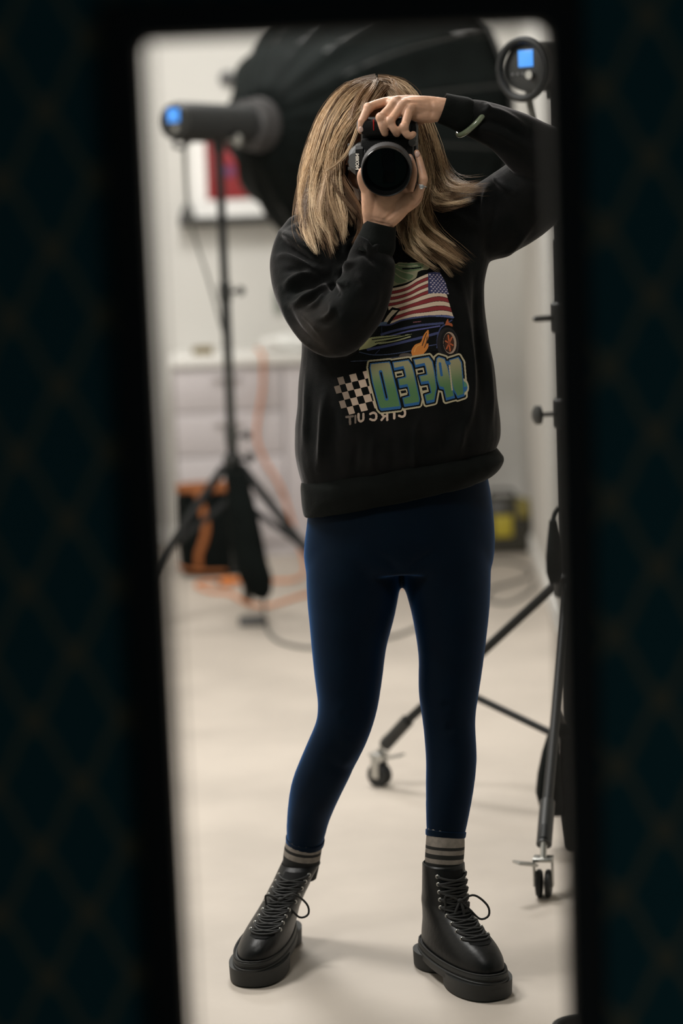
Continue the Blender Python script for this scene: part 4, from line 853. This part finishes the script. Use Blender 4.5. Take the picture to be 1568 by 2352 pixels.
# ---- boots and socks
m_tongue = mat('boot_tongue', (.004, .0042, .004), .75, spec=.15)
def boot(toe_px, heel_px, shaft, label, side):
    toe = FL(*toe_px); heel = FL(*heel_px); d = (toe - heel); L = d.length; d.normalize(); lt = Vector((-d.y, d.x, 0)); o = heel
    sp = P(*shaft[:3]); loc_top = Vector(((sp - o).dot(d), (sp - o).dot(lt), sp.z)); H = sp.z
    def W(x, y, z): return o + d * x + lt * y + Vector((0, 0, z))
    def egg(x0, x1, hf, hb, z, n=40, shx=0, shy=0):
        out = []; cxm = (x0 + x1) / 2; hl = (x1 - x0) / 2
        for k in range(n):
            a = 2 * math.pi * k / n; c, s_ = math.cos(a), math.sin(a); t = (c + 1) / 2
            hw = hb + (hf - hb) * t; out.append(W(cxm + hl * c + shx, hw * math.copysign(abs(s_) ** .82, s_) + shy, z))
        return out
    bt = bpy.data.objects.new('boot', None)
    # upper: stacked contours
    rs = .118 if H > .17 else .105
    lv = [(.034, .012, L - .012, .050, .037), (.050, .009, L - .006, .0525, .038), (.066, .010, L - .009, .0515, .038), (.080, .012, L - .022, .048, .037), (.091, .014, L - .042, .044, .036), (.100, .016, L - .068, .041, .036), (.109, .018, L - .096, .039, .036), (.119, .020, L - .122, .0385, .036), (.132, .022, L - .146, .038, .037)]
    zc_ = H - .132; top_r = shaft[3] * S(shaft[2]); cen = loc_top
    n0 = 5
    for i in range(1, n0 + 1):
        t = i / n0; x0, x1 = .022, L - .146; cx0 = (x0 + x1) / 2; hl0 = (x1 - x0) / 2
        cx_ = cx0 + (cen.x - cx0) * t; hl = hl0 + (top_r * 1.06 - hl0) * t; lv.append((.132 + zc_ * t, cx_ - hl, cx_ + hl, .037 + (top_r - .037) * t, .036 + (top_r - .036) * t))
    def shy_(z): t = max(0, min(1, (z - .04) / (H - .04))); return cen.y * t ** 1.25
    rings = [egg(a[1], a[2], a[3], a[4], a[0], shy=shy_(a[0])) for a in lv]
    NR = 44; SR = smooth_rings(rings, NR)
    mb = MB(); mb.loft(SR, caps=False)
    inn = [v.lerp(sum(SR[-1], Vector()) / 40, .07) for v in SR[-1]]; mb.loft([SR[-1], [v + Vector((0, 0, .0025)) for v in inn], [v - Vector((0, 0, .006)) for v in inn]], caps=False)
    ob = mb.build('boot', m_leather, per); 
    if label: ob['label'] = label
    # sole: lugged forefoot and heel with an arch between, welt on top
    mb = MB(); n = 48
    fr_ = lambda z, e: egg(.0 - e, L + .004 + e, .058 + e, .044 + e, z, n)
    mb.loft([fr_(.020, -.002), fr_(.024, .001), fr_(.036, .001), fr_(.038, -.003), fr_(.040, -.003), fr_(.042, .000), fr_(.048, -.001), fr_(.049, -.008)])
    hf = L * .36
    mb.loft([egg(.003, hf - .004, .042, .039, .0, n), egg(.0, hf, .046, .043, .004, n), egg(-.001, hf + .002, .048, .044, .033, n)])
    mb.loft([egg(L * .44, L - .002, .053, .048, .0, n), egg(L * .43, L + .003, .057, .051, .004, n), egg(L * .42, L + .005, .058, .052, .033, n)])
    mb.build('sole', m_sole, ob)
    mb = MB(); wl = egg(.004, L - .001, .0555, .041, .0495, n); mb.tube(wl + [wl[0]], .0022, 6, n=n + 1); mb.build('welt_stitching', m_lace, ob)
    # lacing
    def front_pt(u, ang):
        r_ = SR[int(u)]; k = int(round(ang / 360 * 40)) % 40; c = sum(r_, Vector()) / 40; v = r_[k]; return v + (v - c).normalized() * .001
    us = [16, 19, 22, 25, 28, 31, 34, 37, 40]; pr = []
    for q, u in enumerate(us):
        an = 45 if q > 3 else 36; a, b = front_pt(u, an), front_pt(u, 360 - an); pr.append((a, b))
        c = sum(SR[u], Vector()) / 40
        for v in (a, b):
            nrm = (v - c).normalized(); mb = MB(); mb.lathe([(.0014, .0), (.0020, .0012), (.0034, .0014), (.0042, .0006), (.0042, -.0004)], v - nrm * .0003, nrm, 14); mb.build('eyelet', m_steel, ob)
    # tongue
    tg = []
    for u in range(14, 44, 2):
        r_ = SR[u]; tg.append([r_[k % 40] + (r_[k % 40] - sum(r_, Vector()) / 40).normalized() * (.0026 if abs(j) < 2 else .0004) for j, k in ((-3, -3), (-2, -2), (-1, -1), (0, 0), (1, 1), (2, 2), (3, 3))])
    mb = MB(); mb.loft(tg, closed=False, caps=False); mb.build('tongue', m_tongue, ob)
    mb = MB()
    def lp(u, k, out):
        u = max(0, min(NR - 1, u)); i_ = int(u); t = u - i_; r1, r2 = SR[i_], SR[min(i_ + 1, NR - 1)]; v = r1[k % 40].lerp(r2[k % 40], t); c = (sum(r1, Vector()) / 40).lerp(sum(r2, Vector()) / 40, t); return v + (v - c).normalized() * out
    for q in range(len(pr) - 1):
        u1, u2 = us[q], us[q + 1]; k1 = 5 if q > 3 else 4; k2 = 5 if q + 1 > 3 else 4; du = u2 - u1
        for s_ in (1, -1):
            mb.tube([lp(u1, k1 * s_, .002), lp(u1 + .2 * du, 3 * s_, .0045), lp(u1 + .4 * du, s_, .0062), lp(u1 + .6 * du, -s_, .0062), lp(u1 + .8 * du, -3 * s_, .0045), lp(u2, -k2 * s_, .002)], .0023, 6)
        mb.tube([lp(u1, k * (1 if k1 == 4 else 1.25) if 0 else k, .003 + .003 * (1 - abs(k) / 5)) for k in range(-k1, k1 + 1)], .0021, 6)
    k0 = lp(us[5], 0, .010); right = Vector((1, 0, 0)); dn = Vector((0, 0, -1)); fw = Vector((0, -1, 0))
    for s_, sz in ((1, 1.0), (-1, .55)):
        mb.tube([k0, k0 + right * .026 * s_ + Vector((0, 0, .010)), k0 + right * .050 * sz * s_ + dn * .010, k0 + right * .052 * sz * s_ + dn * .030, k0 + right * .036 * sz * s_ + dn * .036, k0 + right * .018 * s_ + dn * .018, k0], .0021, 7)
    mb.tube([k0, k0 + fw * .008 + right * .006 + dn * .02, k0 + fw * .006 + right * .004 + dn * .05], .0026, 6); mb.tube([k0, k0 + fw * .008 - right * .010 + dn * .02, k0 + fw * .006 - right * .014 + dn * .045], .0026, 6)
    mb.ell(k0, (Vector((.006, 0, 0)), Vector((0, .005, 0)), Vector((0, 0, .005))), 10, 8); mb.build('lace', m_lace, ob)
    # pull tab
    r_ = SR[-1]; v = r_[20 - 6 * side] if 0 else r_[20 + (8 if side > 0 else -8)]
    mb = MB(); mb.tube([v + Vector((0, 0, .002)), v + (v - sum(r_, Vector()) / 40).normalized() * .006 - Vector((0, 0, .012)), v + (v - sum(r_, Vector()) / 40).normalized() * .006 - Vector((0, 0, .030))], .003, 6, flat=.5); mb.build('zip_pull', m_grey, ob)
    return ob
def sock(rows, bands, lab):
    C = cr([tuple(P(a, b, y)) + (r * S(y),) for a, b, y, r in rows], 33); seg = 30; mb = MB(); T = (Vector(C[-1][:3]) - Vector(C[0][:3])).normalized(); u = Vector((1, 0, 0)); u = (u - T * u.dot(T)).normalized(); v = T.cross(u)
    rings = [[Vector(q[:3]) + (u * math.cos(2 * math.pi * k / seg) + v * math.sin(2 * math.pi * k / seg)) * q[3] * (1 + .01 * (k % 2)) for k in range(seg)] for q in C]
    mb.loft(rings, caps=False)
    nf = 32 * seg
    for k in range(nf):
        t = (k // seg) / 31; mb.mi[k] = 1 if any(a <= t <= b for a, b in bands) else 0
    o = mb.build('sock', [m_sock_g, m_sock_b], per); o['label'] = lab
sock([(702, 1912, 4.556, 42.5), (700, 1928, 4.560, 43), (695, 1955, 4.563, 44), (691, 1985, 4.565, 43), (688, 2010, 4.566, 40)], [(.36, .45), (.56, 1.0)], 'ribbed grey sock with black stripes, top of the viewer-left boot')
sock([(1023, 1900, 4.424, 44), (1023, 1916, 4.421, 44.8), (1022, 1945, 4.417, 46), (1020, 1978, 4.414, 45.5), (1018, 2010, 4.412, 43)], [(.36, .44), (.53, .62), (.72, 1)], 'ribbed grey sock with black stripes, top of the viewer-right boot')
boot((576, 2270), (654, 2146), (690, 1984, 4.565, 47), 'black laced boot pointing at the mirror', 1)
boot((1142, 2300), (978, 2200), (1018, 1982, 4.413, 48.5), 'black laced boot turned to the right', -1)

# ---- hair
m_hair = bpy.data.materials.new('blonde_hair'); m_hair.use_nodes = True; nt = m_hair.node_tree; b = nt.nodes['Principled BSDF']
at = nt.nodes.new('ShaderNodeAttribute'); at.attribute_name = 'strand'; nt.links.new(at.outputs['Color'], b.inputs['Base Color'])
b.inputs['Roughness'].default_value = .44; b.inputs['Specular IOR Level'].default_value = .3
ROOT = np.array(lin((128, 104, 82))); DARK = np.array(lin((96, 72, 52))); MID = np.array(lin((172, 138, 104))); LIGHT = np.array(lin((244, 216, 178)))
sheets = {
 'left': [
  [(862, 181, 4.64), (798, 200, 4.66), (748, 262, 4.655), (720, 340, 4.64), (701, 430, 4.61), (694, 490, 4.585), (702, 530, 4.53), (728, 560, 4.475)],
  [(864, 181, 4.62), (802, 204, 4.61), (757, 268, 4.59), (730, 345, 4.57), (710, 430, 4.55), (706, 500, 4.515), (724, 545, 4.470), (752, 580, 4.450)],
  [(867, 183, 4.60), (810, 212, 4.565), (768, 276, 4.54), (745, 350, 4.525), (726, 435, 4.515), (726, 510, 4.475), (750, 560, 4.448), (772, 594, 4.440)],
  [(870, 186, 4.58), (820, 224, 4.54), (780, 284, 4.52), (758, 352, 4.510), (742, 430, 4.50), (746, 505, 4.462), (772, 555, 4.440), (782, 592, 4.435)],
  [(874, 190, 4.56), (832, 232, 4.525), (795, 288, 4.505), (772, 345, 4.500), (757, 405, 4.49), (764, 470, 4.465), (784, 525, 4.445), (790, 578, 4.440)],
  [(878, 195, 4.545), (840, 238, 4.515), (802, 290, 4.498), (778, 338, 4.495), (766, 390, 4.485), (776, 455, 4.470), (794, 505, 4.455), (793, 560, 4.445)],
  [(882, 200, 4.53), (848, 242, 4.508), (808, 290, 4.495), (782, 335, 4.492), (770, 380, 4.485), (780, 440, 4.475), (806, 495, 4.460), (808, 545, 4.455)]],
 'right': [
  [(868, 180, 4.64), (905, 184, 4.66), (940, 206, 4.67), (972, 262, 4.66), (995, 330, 4.64), (1018, 392, 4.60), (1048, 425, 4.54), (1085, 430, 4.500), (1114, 424, 4.485)],
  [(870, 181, 4.62), (908, 190, 4.62), (944, 222, 4.61), (970, 285, 4.60), (988, 350, 4.585), (1006, 408, 4.55), (1034, 442, 4.50), (1070, 443, 4.475), (1108, 434, 4.465)],
  [(873, 184, 4.60), (910, 200, 4.575), (944, 245, 4.55), (966, 310, 4.54), (980, 375, 4.53), (994, 425, 4.505), (1020, 458, 4.475), (1058, 458, 4.460), (1096, 440, 4.462)],
  [(876, 188, 4.58), (912, 215, 4.545), (944, 272, 4.52), (962, 335, 4.512), (974, 400, 4.505), (982, 445, 4.480), (1004, 476, 4.455), (1040, 476, 4.445), (1075, 452, 4.450)]],
 'right_low': [
  [(878, 190, 4.57), (913, 222, 4.53), (944, 280, 4.512), (960, 345, 4.506), (970, 415, 4.492), (968, 470, 4.468), (985, 530, 4.448), (1028, 578, 4.435), (1062, 616, 4.430)],
  [(882, 195, 4.55), (914, 236, 4.512), (940, 296, 4.500), (953, 358, 4.495), (958, 430, 4.482), (946, 492, 4.457), (960, 548, 4.442), (1000, 586, 4.436), (1052, 622, 4.430)],
  [(886, 202, 4.53), (914, 248, 4.505), (934, 306, 4.492), (944, 366, 4.487), (944, 430, 4.475), (922, 490, 4.455), (926, 535, 4.445), (962, 572, 4.440), (1018, 600, 4.436)]],
 'back': [
  [(860, 181, 4.64), (798, 200, 4.66), (746, 262, 4.66), (720, 345, 4.645), (703, 440, 4.62), (708, 510, 4.62)],
  [(862, 183, 4.66), (815, 205, 4.70), (780, 270, 4.72), (760, 360, 4.72), (745, 450, 4.70), (745, 520, 4.68)],
  [(866, 186, 4.67), (860, 210, 4.72), (850, 280, 4.74), (845, 360, 4.74), (840, 450, 4.715), (835, 525, 4.69)],
  [(870, 184, 4.66), (905, 206, 4.70), (935, 270, 4.72), (945, 350, 4.72), (950, 440, 4.70), (950, 520, 4.68)],
  [(872, 181, 4.64), (905, 186, 4.67), (942, 212, 4.675), (974, 275, 4.665), (992, 350, 4.645), (1000, 430, 4.62), (1005, 490, 4.61)]],
}
rng = np.random.default_rng(3)
hv, hf_, hc = [], [], []; hn = 0
def add_strand(pts, r0, colr, tip_fade=1.0, n=18):
    global hn
    A = cr([tuple(p) for p in pts], n); T = np.gradient(A, axis=0); T /= np.linalg.norm(T, axis=1)[:, None] + 1e-9
    u = np.cross(T, np.array([.3, .9, .2])); u /= np.linalg.norm(u, axis=1)[:, None] + 1e-9; v = np.cross(T, u)
    t = np.linspace(0, 1, n); rad = r0 * (1 - .75 * t ** 3); rad[-1] *= .3
    ring = np.stack([A + (u * math.cos(a) + v * math.sin(a)) * rad[:, None] for a in (0, 2.0944, 4.1888)], 1)
    hv.append(ring.reshape(-1, 3)); base = hn; i = np.arange(n - 1)[:, None]; k = np.array([0, 1, 2])[None, :]; k2 = (k + 1) % 3
    hf_.append(np.stack([base + i * 3 + k, base + i * 3 + k2, base + (i + 1) * 3 + k2, base + (i + 1) * 3 + k], -1).reshape(-1, 4)); hn += n * 3
    w_ = np.clip(t * 3.2, 0, 1)[:, None]; hc.append(np.repeat(ROOT * (1 - w_) * .9 + colr * w_, 3, axis=0))
def guide_interp(G, s):
    x = s * (len(G) - 1); i = min(int(x), len(G) - 2); t = x - i; n = 26
    return G[i] * (1 - t) + G[i + 1] * t
for nm, gl in sheets.items():
    G = [cr([tuple(P(*q)) for q in g_], 26) for g_ in gl]
    ncl, per_cl = {'left': (125, 50), 'right': (70, 48), 'right_low': (72, 46), 'back': (60, 26)}[nm]
    for c in range(ncl):
        s = rng.random(); depth = rng.random() ** 1.5 * .020; path = guide_interp(G, s).copy(); t = np.linspace(0, 1, 26)[:, None]
        path[:, 1] += depth + (.004 if nm == 'back' else 0); ph = rng.random() * 6.28; amp = .017 * rng.random()
        path[:, 0] += (amp * np.sin(ph + t * (6 + 6 * rng.random())) * t ** 1.3)[:, 0]; path[:, 1] += (.7 * amp * np.cos(ph + t * 7) * t)[:, 0]; path += (rng.normal(0, .010 if nm == 'right_low' else .009, 3) * t ** 2); path[:, 0] += ((.012 if nm == 'right_low' else 0) * np.sin(ph + t * 9) * t ** 1.5)[:, 0]
        ln = 1.0 - .38 * rng.random() ** 1.2
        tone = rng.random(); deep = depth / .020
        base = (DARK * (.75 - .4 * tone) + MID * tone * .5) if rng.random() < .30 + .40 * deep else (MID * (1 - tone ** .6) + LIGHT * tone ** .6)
        rad = .0020 + .0040 * rng.random()
        for k in range(per_cl):
            off = rng.normal(0, 1, 3) * rad; wob = rng.normal(0, .0016, (5, 3)); q = path[:max(8, int(26 * ln * (1 - .18 * rng.random() ** 2)))]
            tt = np.linspace(0, 1, len(q))[:, None]; shp = .22 + .80 * np.sin(np.pi * np.clip(tt * .96, 0, 1)) ** .8
            q = q + off * shp + cr([tuple(w__) for w__ in wob], len(q)) * tt
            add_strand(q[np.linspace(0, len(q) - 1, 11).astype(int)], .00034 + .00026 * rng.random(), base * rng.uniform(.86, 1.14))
for c in range(16):      # darker inner locks curving past the cheek
    s_ = rng.random(); g_ = cr([tuple(P(a + 14 * (s_ - .5), b_, y)) for a, b_, y in [(884, 200, 4.53), (846, 244, 4.508), (808, 295, 4.497), (784, 350, 4.494), (778, 400, 4.487), (796, 440, 4.474), (823, 484, 4.462), (827, 518, 4.455), (812, 556, 4.450), (802, 580, 4.448)]], 26)
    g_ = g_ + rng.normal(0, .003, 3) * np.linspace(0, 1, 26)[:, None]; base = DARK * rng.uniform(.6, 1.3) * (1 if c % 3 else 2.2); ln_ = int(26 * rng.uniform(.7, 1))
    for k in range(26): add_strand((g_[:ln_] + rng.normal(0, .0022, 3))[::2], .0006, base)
# short hairs over the parting
for k in range(420):
    a_ = rng.uniform(-1, 1); x0 = 872 + rng.normal(0, 3); y0 = rng.uniform(182, 204); d0 = 4.64 - (y0 - 182) * .0048
    add_strand([tuple(P(x0, y0, d0)), tuple(P(x0 + 14 * a_, y0 + 2 + 3 * abs(a_), d0 - .006)), tuple(P(x0 + 38 * a_, y0 + 10 + 16 * abs(a_), d0 - .016))], .0007, DARK * rng.uniform(.9, 1.8), n=8)
# single swept lock across the cheek and flyaways
lock = cr([tuple(P(*q)) for q in [(876, 206, 4.52), (848, 246, 4.500), (826, 285, 4.488), (812, 322, 4.476), (792, 358, 4.468), (766, 382, 4.462), (741, 397, 4.462)]], 26)
for k in range(46):
    off = rng.normal(0, .0028, 3); tt = np.linspace(0, 1, 26)[:, None]; q = lock + off * (1 - .6 * tt) + rng.normal(0, .001, 3) * tt; add_strand(q[::3], .0006, MID * .4 + LIGHT * .6 * rng.uniform(.7, 1.1))
for a0, a1 in (((835, 205, 4.54), (800, 300, 4.49)), ((850, 205, 4.535), (815, 280, 4.487)), ((862, 208, 4.53), (838, 262, 4.487)), ((895, 200, 4.55), (870, 230, 4.50)), ((905, 195, 4.56), (935, 235, 4.51))):
    g_ = cr([tuple(P(872 + (a0[0] - 872) * .2, 190, 4.57)), tuple(P(*a0)), tuple(P((a0[0] + a1[0]) / 2 - 5, (a0[1] + a1[1]) / 2, (a0[2] + a1[2]) / 2 - .006)), tuple(P(*a1))], 26)
    for c in range(3):
        cc = rng.normal(0, .005, 3); tone = rng.random(); base = DARK * (1 - tone) + MID * tone
        for k in range(18): add_strand((g_ + cc + rng.normal(0, .0024, 3))[::3], .0006, base)
for nm in ('left', 'right', 'right_low'):
    G = [cr([tuple(P(*q)) for q in g_], 26) for g_ in sheets[nm]]
    for k in range(120):
        q = guide_interp(G, rng.random() ** 3 * .35 if rng.random() < .75 else rng.random()).copy(); t = np.linspace(0, 1, 26)[:, None]; sgn = -1 if nm == 'left' else 1
        q[:, 0] += (sgn * abs(rng.normal(0, .012)) * t[:, 0] ** 1.2) + .006 * np.sin(rng.random() * 6 + t[:, 0] * rng.uniform(5, 12)) * t[:, 0]; q[:, 2] += rng.normal(0, .008) * t[:, 0] + abs(rng.normal(0, .003))
        add_strand(q[::2], .0003, MID * rng.uniform(.6, 1.1), n=22)
V = np.concatenate(hv); Fq = np.concatenate(hf_); Cq = np.concatenate(hc)
# under-layer shell so that no scalp shows
shell = MB()
for nm in ('left', 'right', 'right_low', 'back'):
    G = [cr([tuple(P(*q)) for q in g_], 26) for g_ in sheets[nm]]
    if nm == 'left': shell.ell(HC + Vector((0, .016, .024)), (hx * .0750, hy * .091, hz * .0950), 32, 20)
    for sgn, off in ((1, .016),):
        shell.loft([[Vector(G_[i]) + Vector((0, off * (1 if nm != 'back' else -.6), -.004)) for i in range(22)] for G_ in [guide_interp(G, s_) for s_ in np.linspace(.03, .97, 24)]], closed=False, caps=False)
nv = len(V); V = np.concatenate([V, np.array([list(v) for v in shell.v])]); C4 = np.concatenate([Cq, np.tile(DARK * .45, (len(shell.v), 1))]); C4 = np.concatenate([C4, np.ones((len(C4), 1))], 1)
hme = bpy.data.meshes.new('hair'); hme.from_pydata(V.tolist(), [], Fq.tolist() + [tuple(i + nv for i in f) for f in shell.f])
at_ = hme.color_attributes.new('strand', 'FLOAT_COLOR', 'POINT'); at_.data.foreach_set('color', C4.ravel())
hme.polygons.foreach_set('use_smooth', [True] * len(hme.polygons))
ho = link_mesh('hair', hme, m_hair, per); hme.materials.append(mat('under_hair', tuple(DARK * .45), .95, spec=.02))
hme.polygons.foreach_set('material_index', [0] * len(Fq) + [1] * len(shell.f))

# ---- jewellery
mb = MB(); c = P(1084, 279, 4.468); axd = (P(1110, 292, 4.474) - P(1060, 266, 4.464)).normalized(); u = Vector((0, 1, 0)); u = (u - axd * u.dot(axd)).normalized(); v = axd.cross(u); n = 44
tilt = Matrix.Rotation(R(18), 3, u)
mb.tube([c + tilt @ (u * math.cos(2 * math.pi * k / n) * .034 + v * math.sin(2 * math.pi * k / n) * .034) for k in range(n + 1)], .0052, 10, n=n + 1); o = mb.build('bracelet', m_jade, per); o['label'] = 'pale green stone bangle over the sweatshirt cuff'
mb = MB(); c = P(967, 426, 4.388); axd = (P(972, 412, 4.388) - P(963, 438, 4.388)).normalized(); u = axd.orthogonal().normalized(); v = axd.cross(u)
mb.tube([c + (u * math.cos(2 * math.pi * k / 24) + v * math.sin(2 * math.pi * k / 24)) * .0098 for k in range(25)], .0012, 6, n=25); o = mb.build('ring', m_steel, per); o['label'] = 'silver ring with a round clear stone'
mb = MB(); mb.ell(P(968, 429, 4.3755), (hx * .0046, hy * .004, hz * .0046), 8, 6); mb.build('stone', mat('clear_stone', (.75, .75, .76), .05, metal=.6), o, smooth=False)

# ------------------------------------------------------------------ the camera she holds (portrait, grip upward)
mirv = lambda v: Vector((v.x, -v.y, v.z))
cr_ = mirv(M @ Vector((1, 0, 0))); cu = mirv(M @ Vector((0, 1, 0))); ca = mirv(M @ Vector((0, 0, -1)))
CF = Matrix((cr_, cu, ca)).transposed()                 # local x: picture right, y: up, z: towards the mirror
E0 = Vector((0, 4.4, 1.5035))
def CL(x, y, z): return E0 + cr_ * x + cu * y + ca * z
camt = thing('camera', 'black reflex camera with a large lens held upright before her face', 'camera', CL(0, 0, -.06))
m_cbody = mat('camera_body', (.005, .0052, .0052), .5, spec=.25, bump=.3, bscale=700); m_cgrey = mat('camera_grey', (.10, .10, .10), .5, bump=.2, bscale=500); m_red = mat('red_trim', (.45, .012, .01), .4); m_letter = mat('white_lettering', (.80, .74, .66), .5)
ZB, ZM = -.100, -.040
mb = MB()
mb.box(CL(.004, .006, (ZB + ZM) / 2 - .004), (.104, .142, ZM - ZB - .008), CF, .012)
mb.box(CL(.0, -.002, ZM - .004), (.096, .098, .012), CF, .005); mb.build('body', m_cbody, camt)
mb = MB(); mb.box(CL(-.004, .068, ZM - .012), (.092, .030, .058), CF, .012); g_ = mb.build('grip', mat('grip_rubber', (.005, .0052, .005), .75, spec=.2, bump=.5, bscale=900), camt)
mb = MB(); mb.box(CL(-.024, .074, ZM + .0165), (.0022, .020, .002), CF, .001); r_ = mb.build('grip_trim', m_red, g_); r_['label'] = 'red stripe on the grip'
mb = MB(); mb.lathe([(.011, 0), (.012, .002), (.011, .005), (.006, .007)], CL(-.048, .070, ZM - .002), -cr_, 20); mb.build('shutter_button', m_grey, camt)
# viewfinder hump to the left of the lens
mb = MB()
prof = [(-.040, -.034, .030), (-.055, -.030, .028), (-.066, -.021, .020), (-.070, -.014, .014)]
mb.loft([[CL(x_, s_y * hw + .006, zz) for s_y, zz in ((-1, ZB + .006), (1, ZB + .006), (1, zt_), (.6, zt_ + .006), (-.6, zt_ + .006), (-1, zt_))] for x_, _, hw in prof for zt_ in (ZM - .002 + (x_ + .040) * .45,)])
hmp = mb.build('viewfinder_hump', m_cgrey, camt, smooth=False)
mb = MB(); mb.loft([[CL(-.044, s_y * .030 + .006, zz) for s_y, zz in ((-1, ZM - .004), (1, ZM - .004), (.8, ZM + .007), (-.8, ZM + .007))], [CL(-.0575, s_y * .027 + .006, zz) for s_y, zz in ((-1, ZM - .010), (1, ZM - .010), (.8, ZM + .001), (-.8, ZM + .001))]])
plate = mb.build('name_plate', m_cbody, hmp, smooth=False)
fc = bpy.data.curves.new('letters', 'FONT'); fc.body = 'NIKON'; fc.align_x = 'CENTER'; fc.align_y = 'CENTER'; fc.size = .0087; fc.extrude = .0003; fc.offset = .0005; fc.space_character = 1.05
fo = bpy.data.objects.new('letters', fc); COL.objects.link(fo); lme_ = bpy.data.meshes.new_from_object(fo.evaluated_get(bpy.context.evaluated_depsgraph_get())); bpy.data.objects.remove(fo)
pn = (CL(0, 0, .001) - CL(-.0135, 0, -.005)).normalized(); upv = -(cr_ * .0135 + ca * .006).normalized()
for v_ in lme_.vertices:
    c_ = v_.co.copy(); v_.co = CL(-.0538, .0060, ZM + .0035) + (-cu) * c_.x + upv * c_.y * 1.0 + ca * c_.z
lo = link_mesh('lettering', lme_, m_letter, camt); 
mb = MB()
for yy in (-.012, .0, .02, .03): mb.box(CL(-.070, yy, ZB + .02), (.006, .006, .008), CF, .001)
mb.build('hot_shoe_stud', m_cgrey, hmp)
# controls on the right side
for yy, r_ in ((.052, .006), (.041, .0075)):
    mb = MB(); mb.lathe([(r_, 0), (r_, .004), (r_ * .7, .006)], CL(.046, yy, ZM + .002), ca, 18); mb.build('function_button', m_grey, camt)
mb = MB(); mb.box(CL(.050, .046, ZM), (.008, .024, .010), CF, .003); mb.build('cover', m_cgrey, camt)
# lens
lens = thing('x', 'x', 'x'); bpy.data.objects.remove(lens)
mb = MB(); mb.lathe([(.034, 0), (.036, .002), (.036, .016), (.040, .020), (.041, .034), (.0405, .036)], CL(0, 0, ZM), ca, 56); ln = mb.build('lens_barrel', m_cbody, camt)
mb = MB(); x_, y_, z_ = cr_, cu, ca; n = 120
mb.loft([[CL(rr * (1 + (.012 if k % 2 else 0)) * math.cos(2 * math.pi * k / n), rr * (1 + (.012 if k % 2 else 0)) * math.sin(2 * math.pi * k / n), zz) for k in range(n)] for rr, zz in ((.041, -.012), (.0455, -.010), (.0458, .018), (.0425, .022))]); mb.build('focus_ring', mat('ribbed_rubber', (.05, .047, .047), .65), ln)
mb = MB(); mb.lathe([(.0400, .018), (.0430, .024), (.0445, .034), (.0448, .048), (.0438, .0495), (.0422, .0488), (.0412, .044), (.0405, .030), (.0395, .026), (.0385, .022), (.036, .021)], CL(0, 0, 0), ca, 72, caps=False); mb.build('front_rim', mat('rim_black', (.006, .006, .006), .22, spec=.6), ln)
mb = MB(); mb.lathe([(.040, .022), (.030, .0234), (.018, .0243), (.006, .0248), (.0005, .0249)], CL(0, 0, 0), ca, 56); mb.build('front_glass', m_glass, ln)
# strap end hanging by the hump
mb = MB(); mb.tube([CL(-.050, -.020, ZM - .006), CL(-.051, -.034, ZM), CL(-.048, -.050, ZM - .004), CL(-.038, -.064, ZM - .012), CL(-.030, -.066, ZM - .03)], .0055, 8, flat=.35); mb.build('strap', m_rubber, camt)
